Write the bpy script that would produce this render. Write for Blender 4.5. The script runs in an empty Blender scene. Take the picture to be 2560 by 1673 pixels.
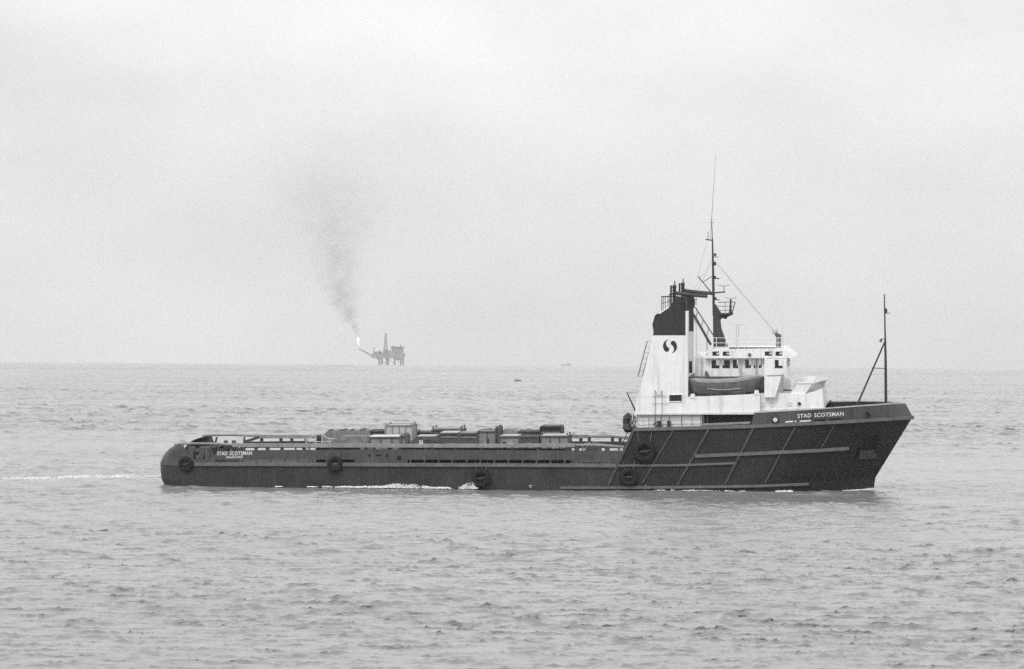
import bpy, math, random
import numpy as np
from mathutils import Matrix, Vector, Euler
R = math.radians
random.seed(7)
rng = np.random.default_rng(11)
sc = bpy.context.scene
col = sc.collection

# ------------------------------------------------------------------ camera
F = 9600.0            # focal length in photo pixels (2560 wide) = 135 mm lens
H = 11.1              # eye height above the water
DIST = 326.0          # to the ship's near side
ROLL, PITCH = R(0.38), 59.1 / F
cam_d = bpy.data.cameras.new('camera'); cam = bpy.data.objects.new('camera', cam_d); col.objects.link(cam)
cam_d.sensor_width = 36; cam_d.lens = 36 * F / 2560
cam_d.clip_start = 1.0; cam_d.clip_end = 60000
Fv = Vector((0, math.cos(PITCH), math.sin(PITCH)))
R0 = Vector((1, 0, 0)); U0 = Vector((0, -math.sin(PITCH), math.cos(PITCH)))
Rv = math.cos(ROLL) * R0 + math.sin(ROLL) * U0
Uv = -math.sin(ROLL) * R0 + math.cos(ROLL) * U0
CAM = Vector((0, 0, H))
m = Matrix.Identity(4)
for i in range(3):
    m[i][0] = Rv[i]; m[i][1] = Uv[i]; m[i][2] = -Fv[i]; m[i][3] = CAM[i]
cam.matrix_world = m
sc.camera = cam

# ------------------------------------------------------------------ sky, sun, exposure
SUN_AZ, SUN_EL = R(198), R(42)
w = bpy.data.worlds.new("World"); sc.world = w; w.use_nodes = True
nt = w.node_tree; N = nt.nodes; L = nt.links; N.clear()
out = N.new('ShaderNodeOutputWorld'); bg = N.new('ShaderNodeBackground')
sky = N.new('ShaderNodeTexSky'); sky.sky_type = 'NISHITA'; sky.sun_disc = False
sky.sun_elevation = SUN_EL; sky.sun_rotation = SUN_AZ; sky.dust_density = 4.0; sky.air_density = 1.2
bw = N.new('ShaderNodeRGBToBW'); L.new(sky.outputs[0], bw.inputs[0])
tc = N.new('ShaderNodeTexCoord')
mp = N.new('ShaderNodeMapping'); mp.inputs['Scale'].default_value = (6.0, 6.0, 12.0); mp.inputs['Location'].default_value = (1.55, 0.3, 0.6)
L.new(tc.outputs['Generated'], mp.inputs[0])
nz = N.new('ShaderNodeTexNoise'); nz.inputs['Scale'].default_value = 1.6; nz.inputs['Detail'].default_value = 5; nz.inputs['Roughness'].default_value = 0.5
L.new(mp.outputs[0], nz.inputs['Vector'])
mr = N.new('ShaderNodeMapRange'); mr.inputs[1].default_value = 0.3; mr.inputs[2].default_value = 0.7
mr.inputs[3].default_value = 0.85; mr.inputs[4].default_value = 1.10
L.new(nz.outputs['Fac'], mr.inputs[0])
over = N.new('ShaderNodeMath'); over.operation = 'MULTIPLY_ADD'      # 0.25*sky + overcast layer
over.inputs[1].default_value = 0.2; over.inputs[2].default_value = 6.6
L.new(bw.outputs[0], over.inputs[0])
mul = N.new('ShaderNodeMath'); mul.operation = 'MULTIPLY'
L.new(over.outputs[0], mul.inputs[0]); L.new(mr.outputs[0], mul.inputs[1])
sz = N.new('ShaderNodeSeparateXYZ'); L.new(tc.outputs['Generated'], sz.inputs[0])
el = N.new('ShaderNodeMath'); el.operation = 'MAXIMUM'; el.inputs[1].default_value = 0.0; L.new(sz.outputs[2], el.inputs[0])
cie = N.new('ShaderNodeValToRGB'); cr = cie.color_ramp; cr.interpolation = 'LINEAR'      # overcast: brighter overhead
for k, (x_, v_) in enumerate(((0.0, 0.62), (0.12, 0.77), (0.4, 1.0), (1.0, 0.85))):
    e_ = cr.elements[k] if k < 2 else cr.elements.new(x_)
    e_.position = x_; e_.color = (v_, v_, v_, 1)
L.new(el.outputs[0], cie.inputs[0])
mul2 = N.new('ShaderNodeMath'); mul2.operation = 'MULTIPLY'; L.new(mul.outputs[0], mul2.inputs[0]); L.new(cie.outputs[0], mul2.inputs[1])
L.new(mul2.outputs[0], bg.inputs[0]); bg.inputs[1].default_value = 0.15
L.new(bg.outputs[0], out.inputs[0])

sd = bpy.data.lights.new('sun', 'SUN'); sd.energy = 1.2; sd.angle = R(18); sd.color = (1, 1, 1)
so = bpy.data.objects.new('sun', sd); col.objects.link(so)
to_sun = Vector((math.sin(SUN_AZ) * math.cos(SUN_EL), math.cos(SUN_AZ) * math.cos(SUN_EL), math.sin(SUN_EL)))
so.rotation_euler = to_sun.to_track_quat('Z', 'Y').to_euler(); so.location = (-60, -40, 120)
vs = sc.view_settings
sc.display_settings.display_device = 'sRGB'
vs.view_transform = 'Standard'; vs.look = 'None'; vs.exposure = 0.25; vs.gamma = 1; vs.use_curve_mapping = False
sc.cycles.use_denoising = False
sc.cycles.max_bounces = 8; sc.cycles.volume_bounces = 1; sc.cycles.transparent_max_bounces = 24
sc.cycles.sample_clamp_indirect = 4.0

# ------------------------------------------------------------------ materials
def mat(name, c, rough=0.55, var=0.12, scale=1.2, spec=0.35, streak=0.0, bump=0.0, metal=0.0):
    ma = bpy.data.materials.new(name); ma.use_nodes = True
    t = ma.node_tree; n = t.nodes; l = t.links
    b = n['Principled BSDF']
    b.inputs['Roughness'].default_value = rough; b.inputs['Specular IOR Level'].default_value = spec; b.inputs['Metallic'].default_value = metal
    co = n.new('ShaderNodeTexCoord')
    a = n.new('ShaderNodeTexNoise'); a.inputs['Scale'].default_value = scale; a.inputs['Detail'].default_value = 6; a.inputs['Roughness'].default_value = 0.65
    l.new(co.outputs['Object'], a.inputs['Vector'])
    f = n.new('ShaderNodeMapRange'); f.inputs[1].default_value = 0.3; f.inputs[2].default_value = 0.7
    f.inputs[3].default_value = 1 - var; f.inputs[4].default_value = 1 + var
    l.new(a.outputs['Fac'], f.inputs[0])
    last = f.outputs[0]
    if streak:
        mpp = n.new('ShaderNodeMapping'); mpp.inputs['Scale'].default_value = (2.6, 2.6, 0.16)
        l.new(co.outputs['Object'], mpp.inputs[0])
        a2 = n.new('ShaderNodeTexNoise'); a2.inputs['Scale'].default_value = 1.4; a2.inputs['Detail'].default_value = 5
        l.new(mpp.outputs[0], a2.inputs['Vector'])
        g = n.new('ShaderNodeMapRange'); g.inputs[1].default_value = 0.52; g.inputs[2].default_value = 0.72
        g.inputs[3].default_value = 1.0; g.inputs[4].default_value = 1.0 + streak
        l.new(a2.outputs['Fac'], g.inputs[0])
        mm = n.new('ShaderNodeMath'); mm.operation = 'MULTIPLY'; l.new(last, mm.inputs[0]); l.new(g.outputs[0], mm.inputs[1]); last = mm.outputs[0]
    mu = n.new('ShaderNodeMath'); mu.operation = 'MULTIPLY'; mu.inputs[1].default_value = c
    l.new(last, mu.inputs[0]); l.new(mu.outputs[0], b.inputs['Base Color'])
    if bump:
        bp = n.new('ShaderNodeBump'); bp.inputs['Strength'].default_value = bump; bp.inputs['Distance'].default_value = 0.05
        l.new(a.outputs['Fac'], bp.inputs['Height']); l.new(bp.outputs[0], b.inputs['Normal'])
    return ma

M_HULL = mat('hull_paint', 0.031, 0.5, 0.35, 0.45, 0.3, streak=0.55, bump=0.25)
M_BULW = mat('bulwark_paint', 0.060, 0.5, 0.28, 0.6, 0.3, streak=0.4, bump=0.2)
M_FORE = mat('fore_hull_paint', 0.021, 0.5, 0.25, 0.5, 0.25, streak=0.45, bump=0.25)
M_SHADED = mat('shaded_white', 0.46, 0.55, 0.1, 1.2, 0.3, streak=-0.2)  # port funnel's inboard shade put into a darker white
M_STRAKE_DIM = mat('strake_paint_shaded', 0.06, 0.5, 0.3, 1.5, 0.3, bump=0.2)  # slanting strakes: their weaker top light put into a darker paint
M_STRAKE = mat('strake_paint', 0.12, 0.5, 0.25, 1.5, 0.3, bump=0.2)
M_BLACK = mat('black_paint', 0.03, 0.5, 0.2, 1.0, 0.3, streak=0.3)
M_DARK = mat('dark_void', 0.02, 0.8, 0.2, 1.0, 0.1)
M_WHITE = mat('white_paint', 0.75, 0.45, 0.06, 1.0, 0.35, streak=-0.24)
M_OFFW = mat('weathered_white', 0.62, 0.5, 0.1, 1.5, 0.3, streak=-0.2)
M_MAST = mat('mast_paint', 0.045, 0.5, 0.15, 1.0, 0.3)
M_GREY = mat('grey_paint', 0.22, 0.6, 0.25, 1.3, 0.25, streak=0.3)
M_LGREY = mat('light_grey_paint', 0.42, 0.6, 0.2, 1.3, 0.25, streak=-0.2)
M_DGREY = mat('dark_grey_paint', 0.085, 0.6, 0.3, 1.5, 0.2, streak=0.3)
M_DECK = mat('deck_planks', 0.06, 0.8, 0.3, 2.0, 0.15)
M_RUBBER = mat('rubber', 0.018, 0.75, 0.3, 3.0, 0.2, bump=0.4)
M_GLASSD = mat('dark_glass', 0.012, 0.12, 0.1, 1.0, 0.5)
M_TARP = mat('tarpaulin', 0.19, 0.8, 0.3, 2.5, 0.1, bump=0.6)
M_ROPE = mat('rope', 0.26, 0.9, 0.35, 6.0, 0.1, bump=0.5)
M_LETTER = mat('letter_paint', 0.72, 0.5, 0.08, 3.0, 0.2)
M_FARSHIP = mat('hazed_hull_paint', 0.34, 0.7, 0.15, 0.05, 0.2)  # lightened so the haze fade is in the colour
M_RIG = mat('hazed_rig_steel', 0.23, 0.7, 0.2, 0.05, 0.2)  # steel paled, adding haze to its colour
M_BOAT = mat('lifeboat_paint', 0.12, 0.5, 0.2, 1.5, 0.3, streak=0.3)
M_COVER = mat('lifeboat_cover', 0.29, 0.8, 0.2, 2.0, 0.1, bump=0.4)

def glass_mat():
    ma = bpy.data.materials.new('window_glass'); ma.use_nodes = True
    t = ma.node_tree; n = t.nodes; l = t.links; n.clear()
    o = n.new('ShaderNodeOutputMaterial'); mx = n.new('ShaderNodeMixShader'); tr = n.new('ShaderNodeBsdfTransparent'); gl = n.new('ShaderNodeBsdfGlossy')
    gl.inputs['Roughness'].default_value = 0.05; tr.inputs[0].default_value = (0.9, 0.9, 0.9, 1)
    fr = n.new('ShaderNodeFresnel'); fr.inputs[0].default_value = 1.5
    l.new(fr.outputs[0], mx.inputs[0]); l.new(tr.outputs[0], mx.inputs[1]); l.new(gl.outputs[0], mx.inputs[2]); l.new(mx.outputs[0], o.inputs[0])
    return ma
M_GLASS = glass_mat()

# ------------------------------------------------------------------ ship frame and survey helpers
YAW, HEEL, TRIM = R(6.3), R(2.2), R(0.8)
SHIP = Matrix.Translation((0.7, DIST + 6.6, 0.0)) @ Euler((HEEL, -TRIM, -YAW), 'XYZ').to_matrix().to_4x4()
SINV = SHIP.inverted()
def ray(px, py):
    return Fv + (px - 1280) / F * Rv - (py - 836.5) / F * Uv
def P(px, py, w):
    """sight line through a surveyed point, met by the ship's buttock plane w -> ship coordinates"""
    o = SINV @ CAM; d = SINV.to_3x3() @ ray(px, py)
    t = (w - o.y) / d.y
    return o + t * d
PXM = 1 / 29.4        # metres per photo pixel at the ship

def tag(o, label=None, cat=None, group=None, kind=None):
    if label: o['label'] = label
    if cat: o['category'] = cat
    if group: o['group'] = group
    if kind: o['kind'] = kind
    return o

def empty(name, base, frame=None):
    o = bpy.data.objects.new(name, None); col.objects.link(o); o.empty_display_size = 0.5
    o.matrix_world = (frame or SHIP) @ Matrix.Translation(Vector(base))
    o['base'] = [float(x) for x in base]
    return o

class MB:
    def __init__(s): s.v = []; s.f = []; s.parts = []
    def add(s, vs, fs):
        k = len(s.v); s.parts.append((k, len(s.f), len(vs), len(fs))); s.v += [tuple(x) for x in vs]; s.f += [tuple(i + k for i in f) for f in fs]
    def box(s, a, b):
        x0, y0, z0 = [min(a[i], b[i]) for i in range(3)]; x1, y1, z1 = [max(a[i], b[i]) for i in range(3)]
        s.add([(x0,y0,z0),(x1,y0,z0),(x1,y1,z0),(x0,y1,z0),(x0,y0,z1),(x1,y0,z1),(x1,y1,z1),(x0,y1,z1)],
              [(0,3,2,1),(4,5,6,7),(0,1,5,4),(1,2,6,5),(2,3,7,6),(3,0,4,7)])
    def prism(s, poly, w0, w1):
        """(u,z) outline extruded along w"""
        n = len(poly)
        ar = sum(poly[i][0]*poly[(i+1)%n][1]-poly[(i+1)%n][0]*poly[i][1] for i in range(n))
        if ar < 0: poly = poly[::-1]
        if w0 > w1: w0, w1 = w1, w0
        vs = [(u, w0, z) for u, z in poly] + [(u, w1, z) for u, z in poly]
        fs = [tuple(range(n)), tuple(range(2*n-1, n-1, -1))]
        fs += [((i+1) % n, i, i+n, (i+1) % n+n) for i in range(n)]
        s.add(vs, fs)
    def pprism(s, pix, w0, w1, at=None):
        a = w0 if at is None else at
        s.prism([(P(x, y, a).x, P(x, y, a).z) for x, y in pix], w0, w1)
    def hull8(s, lo, hi):
        """four bottom and four top corners"""
        s.add(list(lo)+list(hi), [(0,3,2,1),(4,5,6,7),(0,1,5,4),(1,2,6,5),(2,3,7,6),(3,0,4,7)])
    def tube(s, pts, r, n=8, r1=None, cap=True):
        pts = [Vector(p) for p in pts]; k = len(pts); rings = []
        for i, p in enumerate(pts):
            d = (pts[min(i+1, k-1)] - pts[max(i-1, 0)]).normalized()
            a = Vector((0, 0, 1)) if abs(d.z) < 0.9 else Vector((1, 0, 0))
            e1 = d.cross(a).normalized(); e2 = d.cross(e1)
            rr = r if r1 is None else r + (r1 - r) * i / max(k-1, 1)
            rings.append([p + rr*(math.cos(t)*e1 + math.sin(t)*e2) for t in [2*math.pi*j/n for j in range(n)]])
        vs = [q for ring in rings for q in ring]; fs = []
        for i in range(k-1):
            for j in range(n):
                fs.append((i*n+j, (i+1)*n+j, (i+1)*n+(j+1) % n, i*n+(j+1) % n))
        if cap:
            fs.append(tuple(range(n))); fs.append(tuple(range(k*n-1, (k-1)*n-1, -1)))
        s.add(vs, fs)
    def bar(s, pts, hw, hh):
        """rectangular bar swept along pts: hw across (w), hh vertical"""
        pts = [Vector(p) for p in pts]; k = len(pts); vs = []; fs = []
        for i, p in enumerate(pts):
            d = (pts[min(i+1, k-1)] - pts[max(i-1, 0)]).normalized()
            e1 = Vector((0, 1, 0)); e1 = (e1 - d*e1.dot(d)).normalized(); e2 = d.cross(e1).normalized()
            for a, b in ((-1,-1),(1,-1),(1,1),(-1,1)): vs.append(p + e1*hw*a + e2*hh*b)
        for i in range(k-1):
            for j in range(4): fs.append((i*4+j, (i+1)*4+j, (i+1)*4+(j+1) % 4, i*4+(j+1) % 4))
        fs.append((0,1,2,3)); fs.append((k*4-1, k*4-2, k*4-3, k*4-4))
        s.add(vs, fs)
    def sphere(s, c, r, n=10, sz=1.0):
        c = Vector(c); vs = []; fs = []
        for i in range(n+1):
            t = math.pi*i/n
            for j in range(2*n):
                p = math.pi*j/n
                vs.append((c.x+r*math.sin(t)*math.cos(p), c.y+r*math.sin(t)*math.sin(p), c.z+r*sz*math.cos(t)))
        for i in range(n):
            for j in range(2*n):
                fs.append((i*2*n+j, (i+1)*2*n+j, (i+1)*2*n+(j+1) % (2*n), i*2*n+(j+1) % (2*n)))
        s.add(vs, fs)
    def disc(s, c, r, th, n=20, inner=0.0):
        """flat disc / ring facing the ship's side (axis along w)"""
        c = Vector(c); vs = []; fs = []
        prof = [(inner, 0), (inner, -th), (r, -th), (r, 0)] if inner else [(0.001, 0), (0.001, -th), (r, -th), (r, 0)]
        for i in range(n):
            t = 2*math.pi*i/n
            for rr, y in prof: vs.append((c.x+rr*math.cos(t), c.y+y, c.z+rr*math.sin(t)))
        for i in range(n):
            j = (i+1) % n
            for k in range(4): fs.append((i*4+k, i*4+(k+1) % 4, j*4+(k+1) % 4, j*4+k))
        s.add(vs, fs)
    def grid(s, rows, close=False, flip=False):
        n = len(rows[0]); vs = [p for r_ in rows for p in r_]; fs = []
        for i in range(len(rows)-1):
            for j in range(n if close else n-1):
                f = (i*n+j, i*n+(j+1) % n, (i+1)*n+(j+1) % n, (i+1)*n+j)
                fs.append(f[::-1] if flip else f)
        s.add(vs, fs)
    def mirror(s):
        o = MB(); o.v = [(x, -y, z) for x, y, z in s.v]; o.f = [f[::-1] for f in s.f]; o.parts = list(s.parts); return o
    def plus(s, o):
        for a, b, c, d in o.parts: s.add(o.v[a:a+c], [tuple(i-a for i in f) for f in o.f[b:b+d]])
        return s
    def pieces(s):
        """the shapes grouped into pieces that stand apart from each other"""
        bx = []
        for a, b, c, d in s.parts:
            q = np.array(s.v[a:a+c]); bx.append((q.min(0), q.max(0)))
        n = len(bx); own = list(range(n))
        def root(i):
            while own[i] != i: i = own[i]
            return i
        for i in range(n):
            for j in range(i):
                gap = np.maximum(0, np.maximum(bx[i][0]-bx[j][1], bx[j][0]-bx[i][1]))
                if np.linalg.norm(gap) <= max(0.02, 0.45*max((bx[i][1]-bx[i][0]).max(), (bx[j][1]-bx[j][0]).max())): own[root(i)] = root(j)
        got = {}
        for i in range(n): got.setdefault(root(i), []).append(i)
        res = []
        for ids in got.values():
            m_ = MB()
            for i in ids:
                a, b, c, d = s.parts[i]; m_.add(s.v[a:a+c], [tuple(q-a for q in f) for f in s.f[b:b+d]])
            res.append(m_)
        return res
    def build(s, name, ma, parent=None, label=None, smooth=False, base=None, frame=None, whole=False):
        if parent is not None and not whole and 1 < len(s.parts) < 400:
            ps = s.pieces()
            if len(ps) > 1:
                return [p.build(name, ma, parent, label, smooth, base, frame, True) for p in ps][0]
        b = Vector(base) if base is not None else (Vector(parent['base']) if parent is not None and 'base' in parent else Vector((0, 0, 0)))
        me = bpy.data.meshes.new(name)
        me.from_pydata([tuple(Vector(v) - b) for v in s.v], [], s.f)
        me.materials.append(ma)
        if smooth: me.polygons.foreach_set('use_smooth', [True]*len(me.polygons))
        me.update()
        o = bpy.data.objects.new(name, me); col.objects.link(o)
        if parent is not None:
            o.parent = parent; o['base'] = [float(x) for x in b]
        else:
            o.matrix_world = (frame or SHIP) @ Matrix.Translation(b)
        if label: o['label'] = label
        return o

def wall(mbx, u0, u1, z0, z1, w0, w1, holes):
    """plate between w0 (outer) and w1 with rectangular openings [(ua,ub,za,zb)]"""
    us = sorted({u0, u1, *[h[0] for h in holes], *[h[1] for h in holes]}); zs_ = sorted({z0, z1, *[h[2] for h in holes], *[h[3] for h in holes]})
    def hole(i, j):
        if i < 0 or j < 0 or i >= len(us)-1 or j >= len(zs_)-1: return False
        cu = (us[i]+us[i+1])/2; cz = (zs_[j]+zs_[j+1])/2
        return any(h[0] < cu < h[1] and h[2] < cz < h[3] for h in holes)
    for i in range(len(us)-1):
        for j in range(len(zs_)-1):
            if hole(i, j): continue
            a, b, c, d = us[i], us[i+1], zs_[j], zs_[j+1]
            mbx.add([(a,w0,c),(b,w0,c),(b,w0,d),(a,w0,d)], [(0,1,2,3)])
            mbx.add([(a,w1,c),(b,w1,c),(b,w1,d),(a,w1,d)], [(3,2,1,0)])
            for di, dj, e in ((-1,0,((a,c),(a,d))),(1,0,((b,c),(b,d))),(0,-1,((a,c),(b,c))),(0,1,((a,d),(b,d)))):
                ni, nj = i+di, j+dj
                edge = ni < 0 or nj < 0 or ni >= len(us)-1 or nj >= len(zs_)-1
                if edge or hole(ni, nj):
                    (p, q), (r_, s_) = e
                    mbx.add([(p,w0,q),(r_,w0,s_),(r_,w1,s_),(p,w1,q)], [(0,1,2,3)])

def bez(pts, n=12):
    """smooth path through pts (Catmull-Rom)"""
    pts = [Vector(p) for p in pts]; o = []
    for i in range(len(pts)-1):
        p0, p1, p2, p3 = pts[max(i-1,0)], pts[i], pts[i+1], pts[min(i+2,len(pts)-1)]
        for k in range(n):
            t = k/n
            o.append(0.5*((2*p1)+(p2-p0)*t+(2*p0-5*p1+4*p2-p3)*t*t+(3*p1-p0-3*p2+p3)*t**3))
    o.append(pts[-1]); return o

def lerp_tab(tab, x):
    xs = [t[0] for t in tab]; ys = [t[1] for t in tab]
    return float(np.interp(x, xs, ys))

# ================================================================== THE SEA (curved like the real one, so the far rig stands hull-down on the horizon)
RE = 6.371e6
def sea_mesh():
    half = 0.18
    dense = np.arange(-half, half + 1e-6, 0.00045)
    rest = np.linspace(half, 2*math.pi - half, 72)[1:-1]
    az = np.concatenate([dense, rest])
    rs = [4.0]
    while rs[-1] < 126: rs.append(rs[-1] * 1.12 + 0.5)
    rs[-1] = 126.0
    while rs[-1] < 16000:
        r = rs[-1]; rs.append(r + (0.075 * max(r/137.0, 1)**1.2 if r < 480 else (0.42 * (r/480.0)**0.8 if r < 3200 else 1.7 * (r/4800.0)**2.0)))
    rs = np.array(rs)
    nr, na = len(rs), len(az)
    Rr, A = np.meshgrid(rs, az, indexing='ij')
    Rr = Rr.astype(np.float32); A = A.astype(np.float32)
    X = Rr*np.sin(A); Y = Rr*np.cos(A); Z = np.zeros_like(X)
    dr = np.gradient(rs)[:, None]
    dA = np.where(np.abs(A) <= half, 0.00045, 0.09)
    cell_r = dr*np.ones_like(A); cell_a = Rr*dA
    # gust patches
    patch = np.ones_like(X)
    for k in range(9):
        lam = 25*1.45**k; th = rng.uniform(0, 6.28)
        patch += 0.13*np.sin(2*math.pi/lam*(X*math.cos(th)*0.5+Y*math.sin(th)) + rng.uniform(0, 6.28))
    patch = np.clip(patch, 0.45, 1.7)
    nw = 120
    lams = np.exp(np.linspace(math.log(0.24), math.log(3.8), nw))
    main = R(168)                       # short wind sea running towards the camera
    envs = []
    for e in range(4):                  # wavelets come in groups
        v = np.zeros_like(X)
        for k in range(6):
            lam = rng.uniform(1.1, 3.2)*(1+e*0.9); th = rng.uniform(0, 6.28)
            v += np.sin(np.float32(2*math.pi/lam)*(X*math.sin(th)+Y*math.cos(th)) + np.float32(rng.uniform(0, 6.28)))
        envs.append(np.clip(0.6 + 0.5*v, 0.15, 2.4))
    DX = np.zeros_like(X); DY = np.zeros_like(X)
    dr1 = dr[:, 0]
    range_gain = np.clip((Rr-160)/480, 0, 1)*0.95 + 0.38
    for i, lam in enumerate(lams):
        th = main + rng.normal(0, 0.75); p0 = rng.uniform(0, 6.28)
        kx, ky = math.sin(th), math.cos(th)
        k = 2*math.pi/lam
        sl = 0.0335 * (1.12 if lam < 0.9 else 0.75 if lam < 1.6 else 0.75)
        a = sl/k
        ok = np.nonzero((rs > 60) & (np.hypot(rs*0.00045*abs(kx), dr1*abs(ky)) < lam/1.8))[0]
        if not len(ok): continue
        q = slice(ok[0], ok[-1]+1)
        cell = np.hypot(cell_a[q]*abs(kx), cell_r[q]*abs(ky))
        att = np.clip(lam/(1.9*cell) - 0.9, 0, 1).astype(np.float32)
        if lam > 1.1: att = att*range_gain[q]                   # longer chop damped near the camera, growing with distance
        ph = (X[q]*kx + Y[q]*ky)*np.float32(k) + np.float32(p0)
        am = att*np.float32(a)*patch[q]*(envs[min(3, int(i*4/nw))][q])
        Z[q] += am*np.cos(ph)
        sn = 1.35*am*np.sin(ph); DX[q] -= kx*sn; DY[q] -= ky*sn
    off = np.clip((Rr-450)/700, 0, 1)*(Rr < 9000)              # extra long chop by distance from the camera, added to darken the far sea
    for lam in np.exp(np.linspace(math.log(3.6), math.log(11), 26)):
        th = main + rng.normal(0, 0.6); p0 = rng.uniform(0, 6.28); k = 2*math.pi/lam; kx, ky = math.sin(th), math.cos(th)
        ok = np.nonzero(rs > 450)[0]; q = slice(ok[0], len(rs))
        cell = np.hypot(cell_a[q]*abs(kx), cell_r[q]*abs(ky))
        att = np.clip(lam/(1.9*cell) - 0.9, 0, 1).astype(np.float32)
        Z[q] += att*off[q]*patch[q]*np.float32(0.021/k)*np.cos((X[q]*kx + Y[q]*ky)*np.float32(k) + np.float32(p0))
    X = X + DX; Y = Y + DY
    for lam, th, a in ((34, R(150), 0.04), (52, R(190), 0.07), (23, R(120), 0.03)):
        Z += a*np.sin(2*math.pi/lam*(X*math.sin(th)+Y*math.cos(th)) + rng.uniform(0, 6.28))
    Z -= (X*X + Y*Y)/(2*RE)
    vs = np.stack([X, Y, Z], -1).reshape(-1, 3)
    idx = np.arange(nr*na).reshape(nr, na)
    a_ = idx[:-1, :]; b_ = idx[1:, :]
    q = np.stack([a_, np.roll(a_, -1, 1), np.roll(b_, -1, 1), b_], -1).reshape(-1, 4)[:, ::-1]
    cap = np.array([idx[0, :]])
    me = bpy.data.meshes.new('sea')
    nv = len(vs) + 1; nf = len(q) + na
    me.vertices.add(nv)
    vall = np.concatenate([vs, [[0, 0, 0]]]); me.vertices.foreach_set('co', vall.astype(np.float32).ravel())
    tri = np.stack([idx[0, :], np.roll(idx[0, :], -1), np.full(na, nv-1)], -1)[:, ::-1]
    loops = np.concatenate([q.ravel(), tri.ravel()])
    me.loops.add(len(loops)); me.loops.foreach_set('vertex_index', loops.astype(np.int32))
    me.polygons.add(nf)
    st = np.concatenate([np.arange(len(q))*4, len(q)*4 + np.arange(na)*3])
    me.polygons.foreach_set('loop_start', st.astype(np.int32))
    me.polygons.foreach_set('use_smooth', np.ones(nf, dtype=bool))
    me.update(calc_edges=True); me.validate()
    return me
def sea_mat():
    ma = bpy.data.materials.new('sea_water'); ma.use_nodes = True
    t = ma.node_tree; n = t.nodes; l = t.links; b = n['Principled BSDF']
    b.inputs['Base Color'].default_value = (0.23, 0.23, 0.23, 1)
    b.inputs['Roughness'].default_value = 0.16; b.inputs['IOR'].default_value = 1.333
    co = n.new('ShaderNodeTexCoord')
    a = n.new('ShaderNodeTexNoise'); a.inputs['Scale'].default_value = 3.2; a.inputs['Detail'].default_value = 5; a.inputs['Roughness'].default_value = 0.6
    mpp = n.new('ShaderNodeMapping'); mpp.inputs['Rotation'].default_value = (0, 0, R(25)); mpp.inputs['Scale'].default_value = (0.75, 1.25, 1)
    l.new(co.outputs['Object'], mpp.inputs[0]); l.new(mpp.outputs[0], a.inputs['Vector'])
    bp = n.new('ShaderNodeBump'); bp.inputs['Distance'].default_value = 0.05
    gm = n.new('ShaderNodeMapping'); gm.inputs['Scale'].default_value = (0.004, 0.011, 1); l.new(co.outputs['Object'], gm.inputs[0])       # wind patches roughen the water unevenly
    gn = n.new('ShaderNodeTexNoise'); gn.inputs['Scale'].default_value = 1.0; gn.inputs['Detail'].default_value = 5; gn.inputs['Roughness'].default_value = 0.6; l.new(gm.outputs[0], gn.inputs['Vector'])
    gr_ = n.new('ShaderNodeMapRange'); gr_.inputs[1].default_value = 0.36; gr_.inputs[2].default_value = 0.64; gr_.inputs[3].default_value = 0.2; gr_.inputs[4].default_value = 0.85
    l.new(gn.outputs['Fac'], gr_.inputs[0]); l.new(gr_.outputs[0], bp.inputs['Strength'])
    l.new(a.outputs['Fac'], bp.inputs['Height']); l.new(bp.outputs[0], b.inputs['Normal'])
    return ma
sea = bpy.data.objects.new('sea', sea_mesh()); col.objects.link(sea); sea.data.materials.append(sea_mat()); tag(sea, kind='structure')

# ================================================================== THE SHIP
ship = empty('supply_ship', (0, 0, 0))
tag(ship, 'long low supply ship with dark hull, white bridge forward and open cargo deck', 'ship')
B = 6.6
def U(px, py=1160, w=-B): return P(px, py, w).x
def Zz(px, py, w=-B): return P(px, py, w).z
both = lambda mb: MB().plus(mb).plus(mb.mirror())

# main deck line and top-of-forecastle line (ship coordinates)
deck_tab = [(P(x, y, -B).x, P(x, y, -B).z) for x, y in ((480, 1157), (800, 1158), (1200, 1159), (1560, 1160), (1640, 1160))]
zdeck = lambda u: lerp_tab(deck_tab, u)
S1, S2, S3 = P(2282, 1042, 0), P(2188, 1195, 0), P(2183, 1240, 0)
u0 = U(1880, 1063)
stem_tab = [(-4.0, S3.x-0.6), (S3.z, S3.x), (S2.z, S2.x), (S1.z, S1.x)]
ustem = lambda z: lerp_tab(stem_tab, z)
def bs(u): return B*(1 - max(0, min(1, (u-u0)/(S1.x-u0)))**2.5)
def settle(px, py, f):
    wv = -B
    for _ in range(12): p = P(px, py, wv); wv = -0.5*f(p.x, p.z) + 0.5*wv
    return P(px, py, wv)
zs_tab = [(p.x, p.z) for p in [settle(x, y, lambda u, z: bs(u)) for x, y in ((1585, 1072), (1700, 1069), (1884, 1064), (2000, 1058), (2100, 1053), (2200, 1047))]] + [(S1.x, S1.z)]
zs = lambda u: lerp_tab(zs_tab, u)
ZB = -3.2
def hb(u, z):
    """half breadth of the hull"""
    if u <= u0: return B if z > -1 else B - 0.25*(-1-z)
    t = max(0, min(1, (z+0.5)/(zs(u)+0.5)))
    e = 1.45 + (2.5-1.45)*t**1.2
    s = (u-u0)/(ustem(z)-u0)
    return B*max(0.0, 1 - max(0, min(1, s))**e)

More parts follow.
